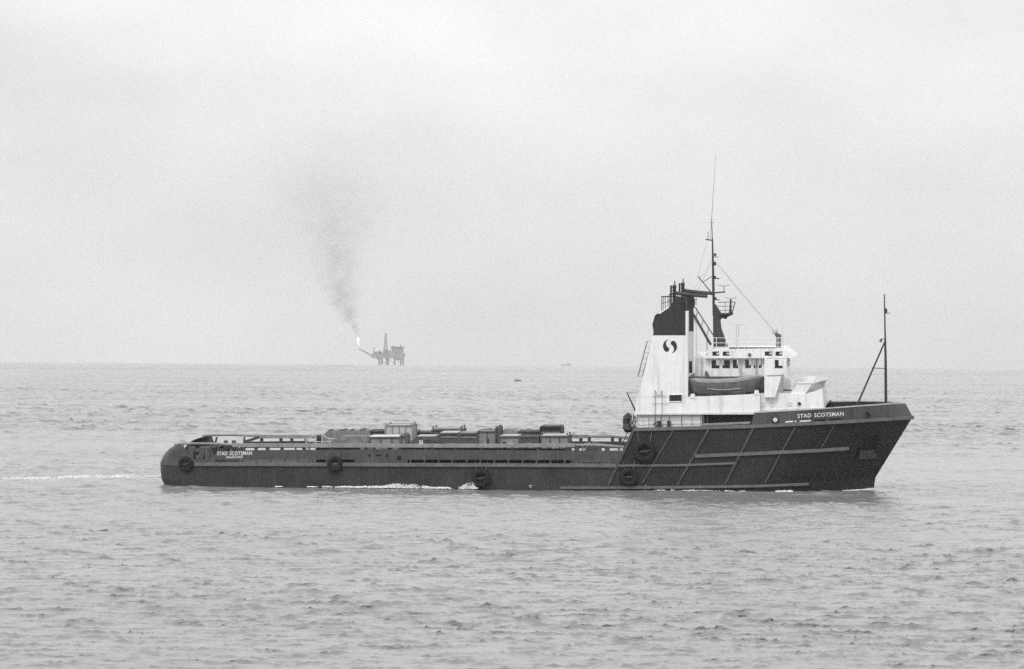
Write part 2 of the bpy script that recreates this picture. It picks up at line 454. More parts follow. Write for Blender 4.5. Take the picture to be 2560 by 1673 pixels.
# --- hull: stern-to-shoulder box, raised fore part and flared bow in one mesh
hull = MB()
stern_prof = [(-3.2, 440), (0.0, 421), (0.5, 412), (1.0, 405), (1.4, 402)]
def ust(z):
    xs = lerp_tab([(a, b) for a, b in stern_prof], z); return P(xs, 1165, -4.6).x
us_mid = [ust(1.3)+3.0] + list(np.linspace(ust(1.3)+5, U(1546), 14))
rows = []
for j, t in enumerate(np.linspace(0, 1, 9)):
    row = []
    zt = lambda u: ZB + t*(zdeck(u)-ZB)
    un = ust(zt(us_mid[0]))
    # starboard round of the stern, then the side
    for a in np.linspace(0, math.pi/2, 8):
        u = un + 2.6 - 2.6*math.cos(a); wv = -(B-2.0) - 2.0*math.sin(a)
        row.append((u, wv*(hb(0, zt(u))/B), zt(u)))
    for u in us_mid[0:]: row.append((u if u > un+2.6 else un+2.65, -hb(u, zt(u)), zt(u)))
    full = [(x, -y, z) for x, y, z in row[::-1]]
    rows.append(row[::-1] + [(x, -y, z) for x, y, z in row])
hull.grid(rows, flip=False)
hull.build('hull', M_HULL, ship, whole=True)
hull = MB()
# raised fore side, full breadth block with sloping after edge
pl = [(1520, 1215), (1585, 1072)]
fore = [(U(1546, 1157), zdeck(U(1546, 1157))), (U(1585, 1072), Zz(1585, 1072))]
n_f = 10
rws = []
for k in range(n_f+1):
    t = k/n_f
    ztop = lambda u: zs(u)
    rws.append(t)
topu = np.linspace(U(1585, 1072), u0, 12)
for side in (-1, 1):
    rr = []
    for t in np.linspace(0, 1, 8):
        row = []
        for k, uu in enumerate(np.linspace(0, 1, 16)):
            ulo = U(1546, 1157) + (u0 - U(1546, 1157))*uu; uhi = topu[0] + (u0-topu[0])*uu
            u = ulo + (uhi-ulo)*t
            z = zdeck(ulo) + (zs(uhi)-zdeck(ulo))*t
            row.append((u, side*B, z))
        rr.append(row)
    hull.grid(rr, flip=(side > 0))
    rr = []
    for t in np.linspace(0, 1, 4):
        rr.append([(u, side*hb(u, ZB+t*(zdeck(u)-ZB)), ZB+t*(zdeck(u)-ZB)) for u in np.linspace(U(1546), u0, 8)])
    hull.grid(rr, flip=(side > 0))
    rr = []
    for t in np.linspace(0, 1, 22):
        row = []
        for s in np.linspace(0, 1, 40):
            s = 1-(1-s)**1.5
            u = u0 + s*10; z = 0
            for _ in range(8):
                z = ZB + t*(zs(u)-ZB); u = u0 + s*(ustem(z)-u0)
            row.append((u, side*hb(u, z), z))
        rr.append(row)
    hull.grid(rr, flip=(side > 0))
# after bulkhead of the forecastle and weather decks
a0 = U(1546, 1157); a1 = topu[0]
hull.add([(a0, -B, zdeck(a0)), (a1, -B, zs(a1)), (a1, B, zs(a1)), (a0, B, zdeck(a0))], [(0, 1, 2, 3)])
hull.build('fore_hull', M_FORE, ship, whole=True)

deck = MB()
uu = [ust(1.3)+0.3, ust(1.3)+2.7] + list(np.linspace(ust(1.3)+6, a0, 8))
deck.grid([[(u, -B+(1.4 if i == 0 else 0.05), zdeck(u)-0.02), (u, B-(1.4 if i == 0 else 0.05), zdeck(u)-0.02)] for i, u in enumerate(uu)])
deck.build('cargo_deck', M_DECK, ship)
fd = MB()
uu = list(np.linspace(a1, u0, 6)) + [u0 + (S1.x-0.15-u0)*(1-(1-s)**1.6) for s in np.linspace(0.04, 1, 24)]
fd.grid([[(u, -max(bs(u)-0.05, 0.01), zs(u)-0.03), (u, max(bs(u)-0.05, 0.01), zs(u)-0.03)] for u in uu])
fd.build('fore_deck', M_DECK, ship)

# --- rubbing strakes
def on_hull(px, py, off=0.05):
    p = settle(px, py, lambda u, z: hb(u, z)); return Vector((p.x, -hb(p.x, p.z)-off, p.z))
def strake(pix, hw=0.13, hh=0.13, sub=14, w_side=None):
    pts = []
    for i in range(len(pix)-1):
        for k in range(sub):
            t = k/sub; pts.append(on_hull(pix[i][0]+(pix[i+1][0]-pix[i][0])*t, pix[i][1]+(pix[i+1][1]-pix[i][1])*t))
    pts.append(on_hull(*pix[-1]))
    mb = MB(); mb.bar(pts, hw, hh); return both(mb)
strakes = [([(486, 1160.5), (800, 1161), (1200, 1162.5), (1540, 1164)], 0.16, 0.15),
           ([(1542, 1164), (1700, 1163), (1838, 1158)], 0.13, 0.09),
           ([(1738, 1140), (1884, 1134), (2050, 1126), (2120, 1121)], 0.16, 0.14),
           ([(1400, 1219), (1530, 1219), (1700, 1218), (1900, 1215), (2020, 1210)], 0.13, 0.11),
           ([(1521, 1213), (1585, 1074)], 0.14, 0.11),
           ([(1606, 1208), (1683, 1076)], 0.10, 0.07),
           ([(1693, 1213), (1772, 1073)], 0.12, 0.09),
           ([(1813, 1210), (1884, 1069)], 0.12, 0.09),
           ([(1912, 1208), (1990, 1064)], 0.10, 0.07),
           ([(2050, 1126), (2090, 1056)], 0.08, 0.05)]
for pix, hw, hh in strakes: strake(pix, hw, hh).build('rubbing_strake', M_STRAKE_DIM if abs(pix[0][1]-pix[-1][1]) > 50 else M_STRAKE, ship)
top = MB(); pts = []
for u in list(np.linspace(a1, u0, 8)) + [u0 + (S1.x-u0)*(1-(1-s)**1.6) for s in np.linspace(0.03, 1, 40)]:
    pts.append((u, -bs(u)-0.06, zs(u)-0.06))
top.bar(pts, 0.15, 0.14)
both(top).build('knuckle_strake', M_STRAKE, ship)

# --- stern quarters: rounded solid bulwark ends with a sloping fore edge
q_lv = [(1161, 402, 494), (1150, 404, 485), (1140, 409, 476), (1130, 416, 467), (1121, 425, 462), (1115, 434, 459), (1110.5, 446, 459)]
def quarter(off):
    rws = []
    for (y, xl, xf) in q_lv:
        z = P(xl, y, -4.7).z; ul = P(xl, y, -4.7).x + off; uf = P(xf, y, -B).x
        r_u = min(2.4, (uf-ul)*0.75); row = []
        row.append((ul + 0.02, -4.0, z))
        for a in np.linspace(0, math.pi/2, 9):
            row.append((ul + r_u*(1-math.cos(a)), -(B-off-1.9) - 1.9*math.sin(a), z))
        row.append((max(uf, ul+r_u+0.05), -(B-off), z)); rws.append(row)
    return rws
qm = MB(); ro = quarter(0.0); ri = quarter(0.18)
qm.grid(ro); qm.grid(ri, flip=True)
qm.grid([[a, b] for a, b in zip(ro[-1], ri[-1])]); qm.grid([[r_[-1] for r_ in ro], [r_[-1] for r_ in ri]]); qm.grid([[r_[0] for r_ in ri], [r_[0] for r_ in ro]])
for nm in (qm, qm.mirror()): nm.build('stern_quarter', M_BULW, ship, smooth=True, whole=True)
roll = MB(); z_r = zdeck(ust(1.3))-0.25; roll.tube([(ust(1.2)+0.35, -3.8, z_r), (ust(1.2)+0.35, 3.8, z_r)], 0.38, 16)
roll.build('stern_roller', M_DGREY, ship)

# --- side bulwark of the cargo deck with freeing ports
def Lz(pix):
    tab = [(P(x, y, -B+0.05).x, P(x, y, -B+0.05).z) for x, y in pix]; return lambda u: lerp_tab(tab, u)
ztop = Lz(((540, 1127), (700, 1125), (1000, 1124), (1300, 1126), (1560, 1127)))
zp1 = Lz(((500, 1149.5), (900, 1149), (1540, 1150.5)))
bul = MB()
def plate(x0, x1, zlo, zhi):
    ua, ub = U(x0), U(x1); n = max(1, int((ub-ua)/3))
    for k in range(n):
        p, q = ua+(ub-ua)*k/n, ua+(ub-ua)*(k+1)/n
        bul.prism([(p, zlo(p)), (q, zlo(q)), (q, zhi(q)), (p, zhi(p))], -B+0.02, -B+0.12)
for sgn in (1, -1):
    bul = MB(); zl = zp1 if sgn > 0 else (lambda u: zp1(u)+0.2)       # the far side's ports stand a little taller
    plate(546, 1556, zl, ztop)
    pz = lambda x, y: (P(x, y, -B+0.05).x, P(x, y, -B+0.05).z)
    bul.prism([pz(522, 1149.5), pz(546, 1149.5), pz(546, 1127)], -B+0.02, -B+0.12)
    bul.prism([pz(486, 1160), pz(534, 1160), pz(534, 1149.6), pz(490, 1150)], -B+0.02, -B+0.12)
    for x in range(534, 1535, 35):
        if 878 < x < 1010: continue
        plate(x, x+4, lambda u: zdeck(u)-0.02, zl)
    plate(886, 1019, lambda u: zdeck(u)-0.02, zl); plate(1526, 1548, lambda u: zdeck(u)-0.02, zl)
    (bul if sgn > 0 else bul.mirror()).build('side_bulwark', M_BULW, ship, whole=True)

# --- cargo rail: pipe aft, heavy box rail forward of it, on stanchions
for sgn in (1, -1):
    rail = MB(); wv = -B + 0.28
    thin = bez([P(436, 1112, wv), P(452, 1110, wv), P(480, 1109, wv), P(530, 1109.3, wv), P(588, 1112, wv)], 8)
    rail.tube(thin, 0.10, 8)
    pts = [P(x, y, wv) for x, y in ((582, 1113), (700, 1113.5), (900, 1114), (1100, 1114.5), (1300, 1114), (1438, 1113))]
    rail.bar(pts, 0.22, 0.15)
    rail.tube([P(1438, 1113, wv), P(1500, 1113, wv), P(1560, 1118, wv)], 0.12, 8)
    st = MB()
    for xx in (474, 545, 590, 640, 668, 705, 760, 830, 915, 935, 1000, 1065, 1080, 1140, 1205, 1280, 1345, 1418, 1440, 1500, 1520):
        p = P(xx, 1114, wv); zb_ = zdeck(p.x) if xx < 560 else ztop(p.x)-0.3
        rw = 0.08 if xx < 560 else 0.14
        st.hull8([(p.x-rw+ (0.35 if xx == 474 else 0), wv-0.06, zb_), (p.x+rw+(0.35 if xx == 474 else 0), wv-0.06, zb_), (p.x+rw+(0.35 if xx == 474 else 0), wv+0.06, zb_), (p.x-rw+(0.35 if xx == 474 else 0), wv+0.06, zb_)] if xx != 474 else
                 [(p.x-0.5, wv-0.06, zb_), (p.x-0.34, wv-0.06, zb_), (p.x-0.34, wv+0.06, zb_), (p.x-0.5, wv+0.06, zb_)],
                 [(p.x-rw, wv-0.06, p.z), (p.x+rw, wv-0.06, p.z), (p.x+rw, wv+0.06, p.z), (p.x-rw, wv+0.06, p.z)])
    # sloped fore end of the inner crash barrier
    bar2 = MB()
    bar2.bar([P(x, y, wv+0.5) for x, y in ((548, 1126), (588, 1113))], 0.08, 0.12)
    st.plus(bar2)
    if sgn < 0: rail = rail.mirror(); st = st.mirror()
    o = rail.build('cargo_rail', M_GREY, ship); st.build('rail_stanchion', M_BULW, ship)
# dark boards added inside the rail so the gap and ports read shaded
wv = -B+1.1
for xa, xb in ((790, 900), (1005, 1425)):
    backing = MB()
    ua, ub = P(xa, 1140, wv).x, P(xb, 1140, wv).x
    backing.prism([(ua, zdeck(ua)), (ub, zdeck(ub)), (ub, ztop(ub)+0.1), (ua, ztop(ua)+0.1)], wv, wv+0.08)
    backing.build('dark_backing', M_DARK, ship, whole=True)
recess = MB()
for xa, xb, ya, yb in ((920, 927, 1137, 1143), (938, 954, 1137, 1140), (964, 971, 1137, 1143)):
    recess.pprism([(xa, ya), (xb, ya), (xb-1, yb), (xa+1, yb)], -B-0.01, -B+0.05)
recess.build('mooring_recess', M_DARK, ship)
eye = MB(); eye.disc(P(998, 1145, -B+0.01), 0.2, 0.03); eye.build('mooring_eye', M_DARK, ship)

# --- bow bulwark with a dark lining
tops_pix = [(1886, 1032), (1960, 1028), (2058, 1022), (2150, 1015.5), (2230, 1010)]
T1 = P(2264, 1009, 0); ub0 = U(1886, 1032)
def bt(u): return (B-0.05)*(1 - max(0, min(1, (u-u0)/(T1.x-u0)))**2.9)
zt_tab = [(p.x, p.z) for p in [settle(x, y, lambda u, z: bt(u)) for x, y in tops_pix]] + [(T1.x, T1.z)]
ztb = lambda u: lerp_tab(zt_tab, u)
def bow_rows(off):
    low, hi = [], []
    for s in np.linspace(0, 1, 60):
        s = 1-(1-s)**1.7
        ul = U(1877, 1062) + s*(S1.x-off-U(1877, 1062)); uh = ub0 + s*(T1.x-off-ub0)
        low.append((ul, -max(bs(ul+off*s)-off, 0), zs(ul))); hi.append((uh, -max(bt(uh+off*s)-off, 0), ztb(uh)))
    return [low, hi]
ro = bow_rows(0.0); ri = bow_rows(0.14)
bb = MB(); bb.grid(ro); bb.plus(bb.mirror()); bb.build('bow_bulwark', M_BULW, ship)
bl = MB(); bl.grid(ri, flip=True); bl.plus(bl.mirror()); bl.build('bulwark_lining', M_BLACK, ship)
cp = MB(); cp.bar([Vector(a)*0.5+Vector(b)*0.5+Vector((0, 0, 0.02)) for a, b in zip(ro[1], ri[1])], 0.13, 0.05); both(cp).build('bulwark_cap', M_LGREY, ship)
# fairleads in the bulwark
from mathutils.bvhtree import BVHTree
bow_tree = BVHTree.FromPolygons([Vector(v) for v in bb.v], bb.f)
def on_bow(px, py, off=0.02):
    o_ = SINV @ CAM; d_ = (SINV.to_3x3() @ ray(px, py)).normalized()
    loc, nor, _, _ = bow_tree.ray_cast(o_, d_)
    if loc is None: return P(px, py, -3)
    if nor.dot(d_) > 0: nor = -nor
    return loc + nor*off
def fairlead(px, py, r, ma):
    p = on_bow(px, py, 0.0); f = MB()
    ring = [p + Vector((r*math.cos(t), -0.07-0.0*t, r*math.sin(t))) for t in [2*math.pi*k/20 for k in range(21)]]
    f.tube(ring, r*0.28, 6, cap=False); o = f.build('fairlead', M_BLACK, ship)
    d = MB(); d.disc(p + Vector((0, -0.03, 0)), r*0.9, 0.04); d.build('fairlead_eye', ma, o)
fairlead(1938, 1049, 0.26, M_OFFW); fairlead(2168, 1037, 0.24, M_DARK)
def slots(spans, ma, hgt):
    mb = MB()
    for xa, ya, xb, yb in spans:
        q = [on_bow(xa, ya+hgt, 0.05), on_bow(xb, yb+hgt, 0.05), on_bow(xb, yb-hgt, 0.05), on_bow(xa+1.5, ya-hgt, 0.05)]
        r_ = [p + Vector((0.0, 0.07, 0)) for p in q]
        mb.add(q+r_, [(0,1,2,3),(7,6,5,4),(0,4,5,1),(1,5,6,2),(2,6,7,3),(3,7,4,0)])
    mb.build('freeing_slot', ma, ship)
slots(((1963, 1055, 1983, 1053.6), (1986, 1053.5, 1991, 1053.2), (1998, 1053.2, 2027, 1051.5)), M_LETTER, 1.7)
slots(((2036, 1051, 2064, 1049.3), (2074, 1048.8, 2104, 1047)), M_DARK, 2.0)
# anchor pocket: dark recess with a paler sloping plate below
def patch(pix, off, ma, name):
    pts = [on_hull(x, y, off) for x, y in pix]; ins = [p + Vector((0, off+0.1, 0)) for p in pts]
    q = MB(); n = len(pts)
    q.add(pts+ins, [tuple(range(n))] + [((i+1) % n, i, i+n, (i+1) % n+n) for i in range(n)]); return q.build(name, ma, ship)
patch([(2158, 1124), (2192, 1124), (2203, 1090), (2168, 1086)], 0.04, M_DARK, 'anchor_pocket')
patch([(2146, 1148), (2194, 1146), (2184, 1126), (2150, 1126)], 0.32, M_BULW, 'anchor_bolster')

# --- lettering
def lettering(text, pl_, pr_, height, n_out, parent, name, ma=M_LETTER, bold=0.012):
    """text from pl_ to pr_ (ship coords), sheet 15 mm thick facing n_out"""
    cu = bpy.data.curves.new(name, 'FONT'); cu.body = text; cu.size = 1.0; cu.offset = bold; cu.extrude = 0.02; cu.space_character = 1.12
    tmp = bpy.data.objects.new(name, cu); col.objects.link(tmp)
    dg = bpy.context.evaluated_depsgraph_get(); me = bpy.data.meshes.new_from_object(tmp.evaluated_get(dg))
    col.objects.unlink(tmp); bpy.data.objects.remove(tmp)
    xs = [v.co.x for v in me.vertices]; ys = [v.co.y for v in me.vertices]
    x0_, x1_, y0_, y1_ = min(xs), max(xs), min(ys), max(ys)
    e1 = (pr_-pl_); ln = e1.length; e1.normalize(); n_ = Vector(n_out); n_ = (n_-e1*n_.dot(e1)).normalized(); e2 = n_.cross(e1).normalized()
    if e2.z < 0: e2 = -e2
    for v in me.vertices:
        c = v.co.copy()
        v.co = pl_ + e1*((c.x-x0_)/(x1_-x0_)*ln) + e2*((c.y-y0_)/(y1_-y0_)*height) + n_*(c.z*0.5+0.012)
    me.materials.clear(); me.materials.append(ma)
    o = bpy.data.objects.new(name, me); col.objects.link(o); o.parent = parent
    return o
lettering('STAD', P(543, 1138.5, -B+0.02), P(568.5, 1138.2, -B+0.02), 0.31, (0, -1, 0), ship, 'name_lettering')
lettering('SCOTSMAN', P(574.5, 1138.2, -B+0.02), P(630, 1137.5, -B+0.02), 0.31, (0, -1, 0), ship, 'name_lettering')
lettering('AALESUND', P(565.5, 1146, -B+0.02), P(607, 1145.5, -B+0.02), 0.21, (0, -1, 0), ship, 'port_lettering')
def bow_word(text, x0, x1, yb0, yb1, hpx):
    o = lettering(text, Vector((0, 0, 0)), Vector((1, 0, 0)), 1.0, (0, -1, 0), ship, 'name_lettering')
    for v in o.data.vertices:                         # wrap the letters onto the curved bow plate
        tx, tz, th = v.co.x, v.co.z, -v.co.y
        v.co = on_bow(x0+(x1-x0)*tx, yb0+(yb1-yb0)*tx - hpx*tz, 0.02+th)
bow_word('STAD', 1994, 2027.5, 1045.5, 1043.5, 10)
bow_word('SCOTSMAN', 2035.5, 2108.5, 1043.2, 1039.5, 10)
# load-line triangle amidships
tr = MB(); c = [P(1323, 1214, -B-0.01), P(1331, 1214, -B-0.01), P(1327, 1221, -B-0.01)]
tr.tube(c+[c[0]], 0.025, 4); tr.build('draught_mark', M_LETTER, ship)
dm = MB(); dm.tube([P(1614, 1212, -B-0.02), P(1613, 1228, -B-0.02)], 0.02, 4); dm.build('draught_mark', M_LETTER, ship)

# ================================================================== superstructure
WA, WF = 6.2, 5.75
house = MB()
house.pprism([(1588, 1034), (1591, 998), (1594, 993), (1714, 993), (1900, 985), (1900, 1031)], -WA, WA)
house.pprism([(1900, 1031), (1900, 985), (1946, 983), (2012, 985.5), (2055, 974), (2060, 1024)], -WF, WF)
dh = house.build('boat_deck_house', M_WHITE, ship)
edge = MB(); edge.pprism([(1588, 1037), (1588, 1034), (1888, 1031.5), (1888, 1036)], -WA-0.12, WA+0.12, at=-WA); edge.build('deck_edge', M_OFFW, dh)
edge = MB(); edge.pprism([(1886, 1031.8), (1886, 1026), (2062, 1017), (2062, 1023)], -WF-0.05, -WF+0.3, at=-WF); both(edge).build('deck_edge', M_WHITE, dh)
low = MB(); wi = -5.95
ul0, ul1 = P(1592, 1050, wi).x, P(1756, 1050, wi).x
low.box((ul0, wi, zs(a1)-0.02), (ul1, -wi, P(1650, 1036, -WA).z)); low.build('promenade_wall', M_WHITE, ship)
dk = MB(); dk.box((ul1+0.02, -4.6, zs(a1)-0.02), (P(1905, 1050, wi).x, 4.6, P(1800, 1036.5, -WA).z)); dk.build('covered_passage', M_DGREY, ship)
col_ = MB()
for xx, hw in ((1758, 3), (1768, 1)):
    p = P(xx, 1050, -6.1); col_.box((p.x-hw*PXM, -6.15, zs(p.x)-0.02), (p.x+hw*PXM, -6.0, P(xx, 1036, -6.1).z))
both(col_).build('passage_pillar', M_DGREY, ship)
sillb = MB(); sillb.pprism([(1756, 1064), (1757, 1059), (1876, 1054), (1874, 1060)], -6.45, -6.35); both(sillb).build('passage_sill', M_GREY, ship)
# after railing of the promenade
rl = MB()
for xx in (1594, 1622, 1638, 1653, 1673, 1704, 1730, 1752):
    p = P(xx, 1072, -6.4); rl.tube([p, P(xx, 1039, -6.4)], 0.035 if xx in (1638, 1653, 1673, 1704) else 0.022, 6)
for y0_, y1_ in ((1040, 1038.5), (1051, 1049.5), (1062, 1060)):
    rl.tube([P(1622, y0_, -6.4), P(1755, y1_, -6.4)], 0.02, 5)
    rl.tube(bez([P(1593, y0_-2, -6.4), P(1602, y0_+1.2, -6.4), P(1611, y0_+1.6, -6.4), P(1622, y0_, -6.4)], 5), 0.015, 5)
both(rl).build('deck_railing', M_MAST, ship)
bol = MB()
for xx in (1648, 1672):
    bol.pprism([(xx-4.5, 1071), (xx-4.5, 1053), (xx+4.5, 1053), (xx+4.5, 1070)], -6.5, -6.2)
bol.build('mooring_bollard', M_BLACK, ship)
ring = MB(); c = P(1640, 1060.5, -6.45); ring.tube([c+Vector((0.17*math.cos(t), 0, 0.17*math.sin(t))) for t in [2*math.pi*k/18 for k in range(19)]], 0.055, 6, cap=False); ring.build('panama_ring', M_BLACK, ship)
# opening, portholes and small fittings on the white side
dw = MB(); dw.pprism([(1674, 1003), (1674, 988.5), (1704, 988), (1704, 1002.5)], -WA-0.06, -WA+0.02, at=-WA); w1 = dw.build('side_port', M_GLASSD, dh)
fr = MB(); q = [P(x, y, -WA-0.05) for x, y in ((1672.5, 1004.5), (1672.5, 987), (1705.5, 986.5), (1705.5, 1004))]; fr.tube(q+[q[0]], 0.05, 5); fr.build('frame', M_WHITE, w1)
for xx, yy, ma in ((1905, 1011.5, M_OFFW), (1931, 1011.5, M_OFFW), (1974, 1010, M_OFFW), (1998.5, 1010, M_GLASSD)):
    pp = MB(); c = P(xx, yy, -WF-0.004); pp.disc(c, 0.155, 0.03); o = pp.build('porthole', ma, dh)
    rg = MB(); rg.disc(c, 0.2, 0.05, inner=0.15); rg.build('rim', M_OFFW, o)
gd = MB()
for xx in (1638, 1655): gd.tube([P(xx, 975, -WA-0.15), P(xx+0.5, 1036, -WA-0.15)], 0.025, 5)
gd.tube([P(1632, 990, -WA-0.15), P(1665, 990, -WA-0.15)], 0.02, 5); gd.tube([P(1630, 1009, -WA-0.15), P(1672, 1009, -WA-0.15)], 0.02, 5)
gd.tube(bez([P(1638, 976, -WA-0.15), P(1643, 987, -WA-0.15), P(1648, 990, -WA-0.15), P(1655, 976, -WA-0.15)], 5), 0.02, 5)
gd.build('guard_frame', M_GREY, dh)
for xx, yy in ((1732, 994), (1892, 985)):
    ck = MB(); ck.pprism([(xx-7, yy+2), (xx-5, yy-9), (xx+4, yy-9), (xx+6, yy+2)], -WA-0.10, -WA+0.5, at=-WA); ck.pprism([(xx-6, 1030), (xx-6, yy+2), (xx+5, yy+2), (xx+5, 1030)], -WA-0.03, -WA+0.1, at=-WA)
    ck.build('boat_chock', M_WHITE, dh)
# after davit boom by the funnel and the hawser ladder bay
ab = MB(); ab.tube([P(1590, 1030, -5.8), P(1567, 981, -5.8)], 0.08, 6, r1=0.05); ab.tube([P(1567, 981, -5.8), P(1594, 981, -5.8)], 0.012, 4); ab.build('derrick_boom', M_BLACK, ship)

# --- funnels: two alike, one each side
def funnel(sgn):
    w0, w1 = -WA-0.02, -4.7
    fx = (lambda mb: mb) if sgn > 0 else (lambda mb: mb.mirror())
    # port funnel is the mirror image
    body = MB(); body.pprism([(1593, 993), (1598, 983), (1632, 838.5), (1714, 838.5), (1714, 993)], w0, w1)
    f = fx(body).build('funnel', M_WHITE if sgn > 0 else M_SHADED, ship)
    tp = MB(); tp.pprism([(1632, 838.5), (1637, 815), (1640, 795), (1655, 781), (1714, 778), (1714, 838.5)], w0-0.01, w1+0.01, at=w0)
    tp.pprism([(1655, 781), (1672, 770), (1680, 757), (1684, 740), (1712, 745), (1716, 765), (1714, 778)], w0+0.2, w1-0.2, at=w0)
    tp.pprism([(1633, 830), (1630, 812), (1636, 790), (1641, 785), (1648, 785), (1640, 812)], w0+0.4, w1-0.4, at=w0)
    fx(tp).build('funnel_top', M_BLACK, f)
    sm = MB(); sm.pprism([(1714, 993), (1714, 778), (1719.5, 778), (1719.5, 993)], w0-0.01, w1+0.01, at=w0); fx(sm).build('front_trim', M_WHITE, f)
    wc = (w0+w1)/2
    for xx, yt, yb, r_ in ((1677.5, 709, 745, 0.08), (1686, 712, 750, 0.15)):
        ex = MB(); ex.tube([P(xx, yb, wc), P(xx, yt+5, wc)], r_*1.05, 10); 
        if r_ > 0.1: ex.sphere(P(xx, yt+5, wc), 0.19, 7); ex.tube([P(xx+1, yt+4, wc), P(xx+1, yt-10, wc)], 0.05, 6)
        fx(ex).build('exhaust_pipe', M_BLACK, f)
    bx = MB(); bx.tube(bez([P(1684, 724, wc), P(1690, 732, wc), P(1702, 734.5, wc), P(1735, 738, wc), P(1769, 741, wc)], 5), 0.155, 10)
    fx(bx).build('water_monitor', M_MAST, f)
    rl = MB()
    for wv in (w0+0.1, w1-0.1):
        for xx in (1654, 1658, 1663, 1670, 1676): rl.tube([P(xx, 777-(xx-1654)*0.6, wv), P(xx, 742, wv)], 0.03, 5)
        rl.tube([P(1653, 742, wv), P(1682, 741, wv)], 0.05, 5); rl.tube([P(1653, 759, wv), P(1680, 752, wv)], 0.025, 5)
        for xx in (1717, 1722, 1727, 1732): rl.tube([P(xx-14, 772, wv), P(xx-14, 742, wv)], 0.025, 5)
        rl.tube([P(1702, 742, wv), P(1720, 742, wv)], 0.03, 5); rl.tube([P(1702, 757, wv), P(1720, 757, wv)], 0.025, 5)
    fx(rl).build('top_railing', M_BLACK, f)
    ld = MB()
    ld.tube([P(1630, 853, wc-0.5), P(1606, 941, wc-0.5)], 0.045, 5); ld.tube([P(1618, 853, wc-0.5), P(1595, 941, wc-0.5)], 0.055, 5)
    for k in range(7):
        t = k/6; ld.tube([P(1630-24*t, 853+88*t, wc-0.5), P(1618-23*t, 853+88*t, wc-0.5)], 0.018, 4)
    fx(ld).build('ladder', M_GREY if sgn > 0 else M_LGREY, f)
    dr = MB()
    if sgn < 0:
        dr.box((P(1720, 918, 4.7).x, 4.66, P(1725, 932, 4.7).z), (P(1730, 918, 4.7).x, 4.78, P(1725, 903, 4.7).z)); dr.build('door', M_GLASSD, f)
        return f
    # house mark: a disc cut by an S
    c0 = P(1675, 866, w0); rad = 0.60
    lobe = bez([Vector((x_, 0, z_)) for x_, z_ in ((-0.20, 0.98), (-0.40, 0.80), (-0.52, 0.62), (-0.56, 0.35), (-0.44, 0.03), (-0.21, -0.20), (-0.11, -0.43), (-0.20, -0.67), (-0.47, -0.79), (-0.80, -0.57), (-0.96, -0.17), (-0.98, 0.20), (-0.85, 0.54), (-0.62, 0.80), (-0.28, 0.97))], 6)
    mk = MB()
    for sg in (1, -1):
        poly = [(c0.x + sg*p.x*rad, c0.z + sg*p.z*rad) for p in lobe]
        n_ = len(poly); ctr = None
        mk.prism(poly, w0-0.012, w0-0.002)
    mk.build('house_mark', M_BLACK, f)
    return f
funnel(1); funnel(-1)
brm = MB()
brm.tube([P(1733, 785, 4.2), P(1777, 862, 3.6)], 0.12, 8); brm.tube([P(1738, 768, 4.4), P(1783, 838, 3.6)], 0.05, 6); brm.tube([P(1740, 800, 4.2), P(1767, 850, 3.6), P(1768, 876, 3.6)], 0.035, 6)
for k in range(3): t = 0.15+0.3*k; brm.tube([P(1733+44*t, 785+77*t, 4.1), P(1738+45*t, 768+70*t, 4.1)], 0.03, 5)
brm.build('funnel_brace', M_MAST, ship)

# --- house behind the lifeboat, and the wheelhouse above it
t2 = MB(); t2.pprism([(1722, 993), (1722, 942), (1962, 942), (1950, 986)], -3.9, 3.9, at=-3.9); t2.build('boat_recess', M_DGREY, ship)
fw = MB(); fw.pprism([(1912, 990), (1912, 942), (1968, 942), (1985, 958), (1978, 986)], -4.3, 4.3, at=-4.3); fw.build('fore_house', M_OFFW, ship)
WW = 3.35
def pr(x0, x1, y0, y1, wv): return (P(x0, (y0+y1)/2, wv).x, P(x1, (y0+y1)/2, wv).x, P((x0+x1)/2, y1, wv).z, P((x0+x1)/2, y0, wv).z)
wins = [(1779, 1798.5, 900, 920.5), (1806, 1825, 900, 920.5), (1832, 1845.5, 900, 920.5), (1863, 1877.5, 900, 920.5), (1884, 1893.5, 900, 920.5), (1897, 1904, 900, 920.5)]
wh = empty('wheelhouse', (0, 0, 0)); wh.parent = ship; wh.matrix_parent_inverse = ship.matrix_world.inverted()
wu0, wu1, wz0, wz1 = pr(1764, 1968, 893, 943, -WW)
wallm = MB(); holes = [pr(a, b, c, d, -WW) for a, b, c, d in wins]
fixz = [min(h[2] for h in holes), max(h[3] for h in holes)]
holes = [(h[0], h[1], fixz[0], fixz[1]) for h in holes] + [(pr(1937, 1957, 900, 920, -WW)[0], pr(1937, 1957, 900, 920, -WW)[1], fixz[0], fixz[1])]
wall(wallm, wu0, wu1, wz0, wz1, -WW, -WW+0.1, holes)
wallm = both(wallm)
